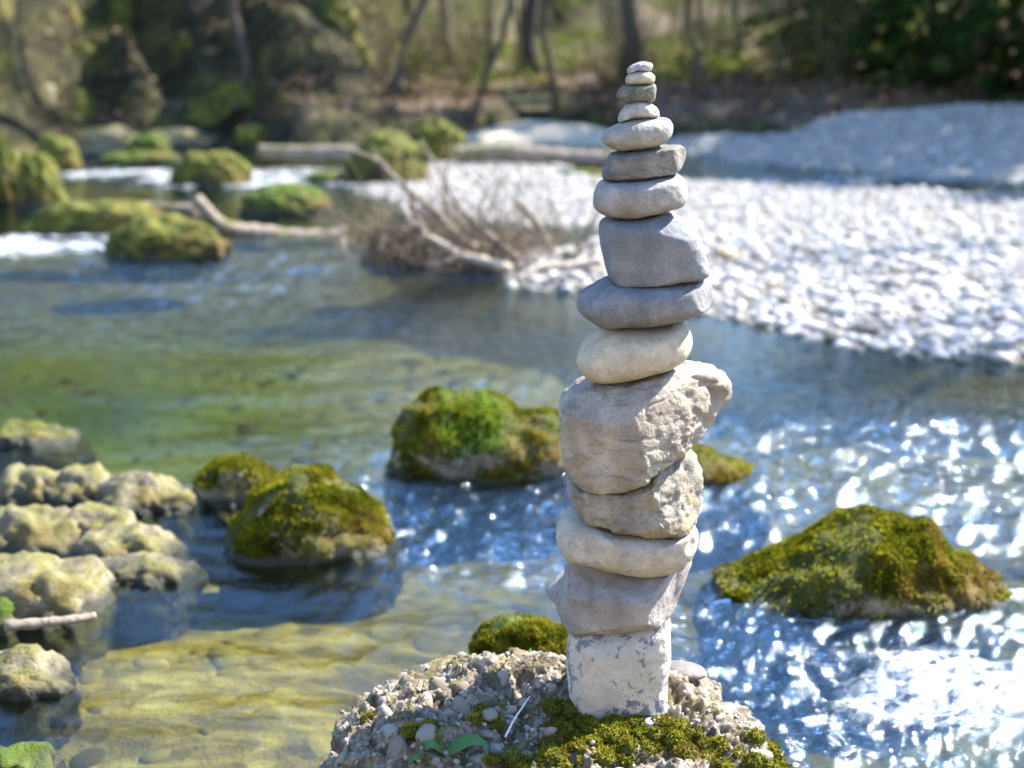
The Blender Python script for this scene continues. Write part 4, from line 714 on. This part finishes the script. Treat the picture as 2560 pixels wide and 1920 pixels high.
for _ in range(420):
    right = rg.random() < .45
    b0 = np.array([rg.normal(1450, 230) if right else rg.normal(900, 130), 0]); b0[1] = rg.uniform(520, 760) if right else rg.uniform(450, 720)
    p = at_depth(*c8([tuple(b0)])[0], rg.uniform(10.4, 11.3)); p[2] = max(p[2], .0); ln = rg.uniform(.12, .55); d = rg.normal(0, 1, 3) * [1, .5, .6] + [0, 0, .15]; d /= np.linalg.norm(d)
    mid = p + d * ln * .5 + rg.normal(0, .05, 3); e_ = p + d * ln + rg.normal(0, .06, 3); v, q, t = tube(spline([p, mid, e_], 6), np.linspace(rg.uniform(.003, .010), .0015, 6), 4, False); tw.add(v, q)
for _ in range(55):   # longer twigs fanning upward
    b0 = (rg.normal(1380, 260), rg.uniform(600, 790)); p = at_depth(*c8([b0])[0], rg.uniform(10.3, 11.1)); p[2] = max(p[2], .0); ln = rg.uniform(.35, 1.0); a_ = rg.normal(.2, .75); d = np.array([math.sin(a_), rg.normal(0, .3), abs(math.cos(a_))])
    e_ = p + d * ln; v, q, t = tube(spline([p, (p + e_) / 2 + rg.normal(0, .05, 3), e_], 8), np.linspace(rg.uniform(.005, .010), .002, 8), 4, False); tw.add(v, q)
heap = obj('driftwood_heap', None, loc=(ctr[0], ctr[1], 0), label='tangled dark brown heap of roots and twigs stranded at the tip of the gravel bar', cat='driftwood')
obj('twigs', tw.mesh('twigs', off=(ctr[0], ctr[1], 0)), bark_mat('heap_twigs', (.07, .05, .032), (.26, .195, .135)), parent=heap, kind='stuff')
me_ = NT('dark_root_soil'); mat_root = me_.done(me_.bsdf(me_.ramp(me_.noise(20, 6, .7), [(.3, (.018, .012, .008)), (.7, (.11, .075, .05))]), .95, me_.bump(me_.noise(40, 5, .7), 1.0, .04)))
for (a, b, t_, bs) in [(700, 1060, 540, 735), (1120, 1600, 680, 790)]:
    (x0, y0), (x1, y1) = c8([(a, t_), (b, bs)]); pr, v, f = blob('root_mass', None, x0 / K, x1 / K, y0 / K, y1 / K, .6, mat_root, int(a), cat=None, amp=.3); pr.parent = heap; pr.location = Vector(pr.location) - heap.location
def log(name, label, pix, r, mat, cat='log'): return twig(name, label, [(a * K, b * K, Y) for a, b, Y in pix], r, mat, cat, 12, 36)
lg = log('forked_log', 'grey forked log lying across the mossy boulders in the river', [(738, 515, 13.2), (650, 515, 13.1), (560, 503, 13.0), (500, 497, 12.9), (465, 478, 12.9), (440, 450, 12.9), (420, 428, 12.9)], (.085, .06), mat_log)
P = np.array([at_depth(a * K, b * K, 12.95) for a, b in [(510, 498), (460, 500), (432, 508)]]) - np.array(lg.location); v, q, t = tube(spline(P, 10), np.linspace(.07, .05, 10), 10); obj('limb', mesh_np('limb', v, [q, t]), mat_log, parent=lg)
log('thin_log', 'thin dark log lying over the long flat mossy boulder', [(300, 446, 13.6), (360, 452, 13.5), (425, 455, 13.4)], (.05, .06), mat_log)
e_ = twig('cut_log_end', 'white sawn end of a stump by the driftwood heap', [(742 * K, 492 * K, 12.4), (738 * K, 515 * K, 12.35), (742 * K, 540 * K, 12.3)], (.035, .03), mat_drift_p, 'stump')
log('bleached_log', 'bleached straight log wedged against the big river boulder', [(560, 328, 19.6), (640, 331, 19.5), (720, 333, 19.4), (800, 338, 19.2)], (.09, .13), mat_log)
log('fallen_log', 'long fallen log lying in the calm back channel', [(985, 336, 20.6), (1060, 330, 20.6), (1120, 333, 20.5), (1230, 342, 20.4), (1340, 348, 20.2)], (.13, .12), mat_log)

# ================================================================== FAR BANK: ROCKS, TREES, UNDERGROWTH
OUT = [ # mossy outcrops of the bank, upper left
 ('mossy_outcrop', 'large overhanging mossy outcrop at the upper corner', 20, 225, 40, 250, .8, 25.5), ('mossy_outcrop', 'mossy rock shelf leaning out over the dark hollow', 180, 400, -20, 170, .8, 27), ('mossy_outcrop', 'rounded mossy outcrop with a shadowed underside', 360, 520, 20, 215, .7, 26.5),
 ('mossy_outcrop', 'sunlit yellow mossy outcrop jutting above the bank', 560, 735, -40, 110, .9, 27), ('mossy_outcrop', 'dark earthy overhang below the yellow outcrop', 600, 780, 60, 175, .8, 28), ('mossy_outcrop', 'mossy bank hump below the rounded outcrop', 420, 560, 190, 262, .8, 25), ('mossy_outcrop', 'low mossy hump at the foot of the leaning tree', 560, 700, 212, 285, .8, 25), ('grey_slab', 'grey slanting rock slab at the picture edge', -120, 95, 185, 300, .6, 24.5)]
for k, (nm, lb, a, b, t, bs, dr, Y) in enumerate(OUT): blob(nm, lb, a - 25, b + 25, t - 15, bs + 5, dr, MOSSY_FAR if nm != 'grey_slab' else PALE, 110 + k, Y=Y, amp=.5, cat='outcrop', group='outcrops on the bank' if nm == 'mossy_outcrop' else None)
BARK = bark_mat('tree_bark', (.035, .027, .02), (.12, .095, .07)); BARKM = bark_mat('mossy_bark', (.05, .04, .022), (.16, .125, .07), (.13, .12, .02)); BARKR = bark_mat('red_bark', (.14, .07, .045), (.30, .17, .11))
mat_bud = leafy_mat('spring_leaves', (.07, .08, .02), (.12, .14, .03), (.19, .18, .06), .5)
mat_needle = leafy_mat('conifer_needles', (.012, .028, .008), (.03, .055, .014), (.06, .085, .02), .25)
def tree_meshes(seed, h, r, lean=0.0, crown_lo=.35, leaves=900, limbs=16):
    R = np.random.default_rng(seed); n = 14; t = np.linspace(0, 1, n); bend = np.cumsum(R.normal(0, .012 * h, (n, 2)), axis=0)
    trunk = np.stack([bend[:, 0] + lean * h * t, bend[:, 1], h * t - .4], -1); rad = r * (1.25 - t) ** .9 * (1 + .7 * np.exp(-t * 26)); rad = np.clip(rad * .9, .012, None)
    T = Soup(); T.add(*tube(trunk, rad, 10)); Cn = Soup(); tips = []
    for k in range(limbs):
        tt = crown_lo + (1 - crown_lo) * (k + R.random()) / limbs * .95; p = np.array([np.interp(tt, t, trunk[:, a]) for a in range(3)]); rr = np.interp(tt, t, rad) * .55; az = R.uniform(0, 6.28); ln = h * .32 * (1.15 - tt) * R.uniform(.7, 1.3) + .5
        d = np.array([math.cos(az), math.sin(az), R.uniform(.3, .9)]); c_ = spline([p, p + d * ln * .5 + R.normal(0, .1, 3), p + d * ln + [0, 0, ln * .15]], 7); Cn.add(*tube(c_, np.linspace(rr, .012, 7), 5, False)[:2])
        for j in range(5):
            b = c_[2 + int(R.integers(0, 5))]; d2 = d * .5 + R.normal(0, .6, 3) + [0, 0, .2]; d2 /= np.linalg.norm(d2); l2 = ln * R.uniform(.25, .5); e2 = b + d2 * l2; Cn.add(*tube(spline([b, (b + e2) / 2 + R.normal(0, .06, 3), e2], 4), np.linspace(.016, .005, 4), 3, False)[:2]); tips.append((b, e2))
    if leaves:
        m_ = R.integers(0, len(tips), leaves); f_ = R.random((leaves, 1)); A = np.array([tips[i][0] for i in m_]); B = np.array([tips[i][1] for i in m_]); P = A + (B - A) * f_ + R.normal(0, .12, (leaves, 3)); d = R.normal(0, 1, (leaves, 3)); d /= np.linalg.norm(d, axis=1, keepdims=True); s = np.cross(d, R.normal(0, 1, (leaves, 3))); s /= np.linalg.norm(s, axis=1, keepdims=True); L_ = R.uniform(.05, .12, (leaves, 1))
        Lm = np.stack([P, P + d * L_ * .5 + s * L_ * .35, P + d * L_, P + d * L_ * .5 - s * L_ * .35], 1).reshape(-1, 3); i = np.arange(leaves) * 4; lv = mesh_np('leaves', Lm, [np.stack([i, i + 1, i + 2, i + 3], -1)], False)
    else: lv = None
    return T.mesh('trunk'), Cn.mesh('crown'), lv
def conifer_meshes(seed, h, r, lo=.06, spread=.2):
    R = np.random.default_rng(seed); T = Soup(); T.add(*tube([(0, 0, -.4), (0, 0, h * .5), (0, 0, h)], [r, r * .6, .02], 9)); Q = []; whorls = int(h * 3.2)
    for k in range(whorls):
        tt = lo + (1 - lo) * k / whorls; z = h * tt; ln = h * spread * (1 - tt) ** .8 + .25; nb = 5
        for j in range(nb):
            az = R.uniform(0, 6.28); d = np.array([math.cos(az), math.sin(az), 0]); L_ = ln * R.uniform(.75, 1.15); ns = int(10 + L_ * 9)
            u = R.random(ns) ** .7; P = np.array([0, 0, z]) + d * (u * L_)[:, None] + np.array([0, 0, -1]) * (.28 * L_ * u ** 1.6)[:, None] + R.normal(0, .05, (ns, 3)); side = np.cross(d, [0, 0, 1])
            sg = R.choice([-1, 1], ns)[:, None]; dd_ = d * .6 + side * sg * R.uniform(.3, 1, (ns, 1)) + np.array([0, 0, -1]) * R.uniform(.1, .7, (ns, 1)); dd_ /= np.linalg.norm(dd_, axis=1, keepdims=True); l_ = R.uniform(.16, .38, (ns, 1)); w_ = np.cross(dd_, R.normal(0, 1, (ns, 3))); w_ /= np.linalg.norm(w_, axis=1, keepdims=True)
            Q.append(np.stack([P - w_ * .02, P + w_ * .02, P + dd_ * l_ * .6 + w_ * .055, P + dd_ * l_, P + dd_ * l_ * .6 - w_ * .055], 1).reshape(-1, 3))
    Q = np.vstack(Q); n = len(Q) // 5; i = np.arange(n) * 5
    return T.mesh('trunk'), mesh_np('crown', Q, [np.stack([i, i + 1, i + 2, i + 4], -1), np.stack([i + 4, i + 2, i + 3], -1)], False)
TV = [tree_meshes(200, 15, .19), tree_meshes(201, 13, .10), tree_meshes(202, 12, .075, limbs=13, leaves=700), tree_meshes(203, 10, .085, lean=.38), tree_meshes(204, 9, .055, lean=-.12, leaves=500, limbs=12), tree_meshes(205, 16, .15, lean=.05)]
def tree(name, label, px, py, var, s=1.0, rz=0.0, bark=BARK, group=None, pos=None):
    p = pos if pos is not None else hit(px * K, py * K); T, Cn, lv = TV[var]; e = obj(name, None, loc=p, label=label, cat='tree', group=group); e.rotation_euler = (0, 0, rz); e.scale = (s, s, s)
    for nm, me, mt in (('trunk', T, bark), ('crown', Cn, bark), ('leaves', lv, mat_bud)):
        if me is None: continue
        o = bpy.data.objects.new(nm, me); C.objects.link(o); o.parent = e
        if not me.materials: me.materials.append(mt)
        if nm == 'leaves': o['kind'] = 'stuff'
    return e
G1 = 'bare trees on the far bank'
tree('bare_tree', 'thickest dark trunk in the middle of the far wood', 1140, 158, 0, 1.0, .3, group=G1)
tree('bare_tree', 'slender dark trunk beside the thickest one', 1043, 160, 1, .75, 1.3, group=G1)
tree('bare_tree', 'thin trunk growing from the bank edge near the sandy beach', 1180, 236, 2, 1.1, .1, BARKM, G1)
tree('bare_tree', 'dark trunk above the mossy bank where the outcrops end', 925, 112, 5, .9, 2.0, group=G1)
tree('leaning_tree', 'leaning dark trunk slanting over the brown bank', 822, 208, 3, .9, .05, BARK, G1)
tree('leaning_tree', 'long thin trunk leaning over the undercut bank', 1000, 262, 3, .75, -.1, BARKM, G1)
tree('bare_tree', 'thick trunk right behind the top of the cairn', 1362, 170, 0, .95, 2.2, group=G1)
tree('bare_tree', 'twin stemmed young tree beside the cairn top, taller stem', 1492, 195, 2, .9, .6, BARKM, G1)
tree('bare_tree', 'twin stemmed young tree beside the cairn top, shorter stem', 1515, 193, 4, 1.0, 1.6, BARKM, G1)
tree('bare_tree', 'dark thin trunk among the mossy outcrops', 530, 212, 1, .9, 3.0, BARKM, G1)
tree('bare_tree', 'slim grey trunk in the brushy wood past the cairn', 1605, 128, 1, .8, 4.0, group=G1)
tree('bare_tree', 'slim trunk at the edge of the conifers', 1690, 130, 4, 1.2, 5.0, group=G1)
rg = np.random.default_rng(77)
for k in range(84):
    yy = 30 + 62 * rg.random() ** 1.5; xx = rg.uniform(-.42, .24 if yy < 40 else .42) * yy; z0 = far_h(np.array([xx]), np.array([yy]))[0]
    tree('distant_tree', 'one of the thin bare trees crowding deep in the wood', 0, 0, int(rg.choice([1, 2, 4, 4, 2, 5])), rg.uniform(.6, .95) * (1.12 if xx < 4 else 1.0), rg.uniform(0, 6.3), BARK, 'thin bare trees deep in the wood', pos=np.array([xx, yy, z0]))
CV = [conifer_meshes(300, 12, .16), conifer_meshes(301, 9, .12, .03, .26), conifer_meshes(302, 14, .18, .12)]
def conifer(label, x, y, var, s, rz, bark=BARK, group='conifers behind the gravel mound'):
    z = max(far_h(np.array([x]), np.array([y]))[0], mound_h(np.array([x]), np.array([y]))[0]); e = obj('conifer', None, loc=(x, y, z), label=label, cat='tree', group=group); e.rotation_euler = (0, 0, rz); e.scale = (s, s, s)
    for nm, me, mt in (('trunk', CV[var][0], bark), ('crown', CV[var][1], mat_needle)):
        o = bpy.data.objects.new(nm, me); C.objects.link(o); o.parent = e
        if not me.materials: me.materials.append(mt)
CONI = [('dark drooping conifer at the edge of the sunlit wood', 7.0, 31.0, 1, .75, 0), ('tall dark conifer above the crest of the gravel mound', 8.2, 28.6, 1, .95, 1), ('broad conifer in the deep shade behind the mound', 8.9, 27.4, 1, 1.08, 2), ('dark conifer at the picture edge behind the mound', 10.2, 26.6, 1, 1.12, 3),
        ('shaded conifer further back between the mound and the wood', 8.2, 31.5, 0, .85, 4), ('second row conifer in the darkest part of the wood', 10.6, 31.0, 2, .8, 5), ('narrow conifer in the back row beside the brushy wood', 6.9, 34.0, 0, .8, .5)]
CONI += [('tall dark conifer high on the slope above the mossy outcrops', -11.5, 33, 0, .75, 1.1), ('dark conifer at the upper corner over the overhanging outcrop', -9.6, 30, 1, .8, 2.1), ('broad dark conifer behind the yellow mossy outcrop', -6.2, 35, 2, .75, 3.1), ('dark conifer on the slope left of the leaning trees', -8.3, 38, 0, .9, 4.1)]
for lb, x, y, vr, s, rz in CONI: conifer(lb, x, y, vr, s, rz, group='conifers behind the gravel mound' if x > 0 else 'conifers on the rocky slope')
for k, (x, y) in enumerate([(-14, 27), (-16, 23), (-14.5, 31), (-18, 19), (-13, 36)]): conifer('conifer beyond the picture edge above the rocky slope', x, y, k % 3, .9, k, group='conifers on the rocky slope')
for k, (x, y) in enumerate([(11.6, 25.3), (12.6, 23.6), (12.0, 22.0), (12.2, 27.0), (13.4, 20.4), (14.6, 24.6), (10.6, 24.0)]): conifer('conifer beyond the picture edge that shades the gravel mound', x, y, 1, 1.05 + .1 * (k % 2), k)
for x, y in [(9.6, 10.9), (10.4, 14.4)]:
    tree('bank_tree', 'bare tree beyond the picture edge that dapples the gravel bar', 0, 0, 0, .62, x, BARK, 'bare trees beside the gravel bar', pos=np.array([x, y, .2]))
p = hit(2125 * K, 232 * K); t_ = twig('red_trunk_tree', 'slanting reddish bare trunk among the dark conifers', [(2128 * K, 232 * K, 27.4), (2118 * K, 120 * K, 27.4), (2105 * K, 0, 27.4), (2090 * K, -180 * K, 27.4), (2080 * K, -500 * K, 27.4)], (.11, .07), BARKR, 'tree', 10)
# undergrowth on the far bank: uncountable leaves
def scatter_leaves(name, label, n, xr, yr, dens, mat, L, hmax, seed):
    R = np.random.default_rng(seed); x = R.uniform(*xr, n * 4); y = R.uniform(*yr, n * 4); d = dens(x, y); k = np.where(R.random(n * 4) < d)[0][:n]; x, y = x[k], y[k]; z = far_h(x, y); ok = z > .1; x, y, z = x[ok], y[ok], z[ok]; n = len(x)
    clump = np.clip(fbm2(x * 1.3, y * 1.3, 3, seed) + .35, .05, 1.2); z = z + R.random(n) * hmax * clump; P = np.stack([x, y, z], -1); d = R.normal(0, 1, (n, 3)); d /= np.linalg.norm(d, axis=1, keepdims=True); s = np.cross(d, R.normal(0, 1, (n, 3))); s /= np.linalg.norm(s, axis=1, keepdims=True); l_ = R.uniform(.6, 1.4, (n, 1)) * L
    Q = np.stack([P, P + d * l_ * .5 + s * l_ * .4, P + d * l_, P + d * l_ * .5 - s * l_ * .4], 1).reshape(-1, 3); i = np.arange(n) * 4
    return obj(name, mesh_np(name, Q, [np.stack([i, i + 1, i + 2, i + 3], -1)], False), mat, kind='stuff', label=label)
mat_under = leafy_mat('undergrowth_leaves', (.04, .07, .014), (.10, .13, .025), (.25, .23, .06), .5); mat_dead = leafy_mat('dead_leaves', (.07, .042, .025), (.15, .095, .058), (.28, .19, .12), .3)
scatter_leaves('undergrowth', 'low green undergrowth on the sunlit forest floor', 42000, (-18, 14), (26, 60), lambda x, y: sstep(.0, .5, fbm2(x * .3, y * .3, 3, 91) + .1) * sstep(28.5, 33, y) * sstep(-7, -3, x), mat_under, .10, .6, 91)
scatter_leaves('leaf_litter', 'brown leaf litter over the far bank', 40000, (-14, 12), (24, 46), lambda x, y: sstep(-.3, .3, fbm2(x * .5, y * .5, 3, 92)), mat_dead, .11, .10, 92)
# brushwood: thin bare shrubs
def brush_mesh(seed):
    R = np.random.default_rng(seed); S = Soup()
    for _ in range(26):
        az = R.uniform(0, 6.28); d = np.array([math.cos(az) * .5, math.sin(az) * .5, 1]); h = R.uniform(.8, 2.6); b = R.normal(0, .15, 3) * [1, 1, 0]; e_ = b + d * h + R.normal(0, .2, 3); c_ = spline([b - [0, 0, .1], (b + e_) / 2 + R.normal(0, .1, 3), e_], 6); S.add(*tube(c_, np.linspace(.014, .004, 6), 3, False)[:2])
        for j in range(3):
            q0 = c_[2 + j]; q1 = q0 + R.normal(0, .3, 3) + [0, 0, .25]; S.add(*tube([q0, q1], [.006, .003], 3, False)[:2])
    return S.mesh('stems')
BR = [brush_mesh(k) for k in (1, 2, 3)]; [b.materials.append(BARKM) for b in BR]
rg = np.random.default_rng(5)
for k in range(34):
    yy = rg.uniform(27.5, 42); xx = rg.uniform(-.28, .22) * yy; zz_ = far_h(np.array([xx]), np.array([yy]))[0]
    if zz_ < .4: continue
    e = obj('bare_shrub', BR[k % 3], loc=(xx, yy, zz_), label='bare twiggy shrub on the floor of the far wood', cat='shrub', group='bare shrubs in the far wood'); s = rg.uniform(.6, 1.2); e.scale = (s, s, s); e.rotation_euler = (0, 0, rg.uniform(0, 6.3))
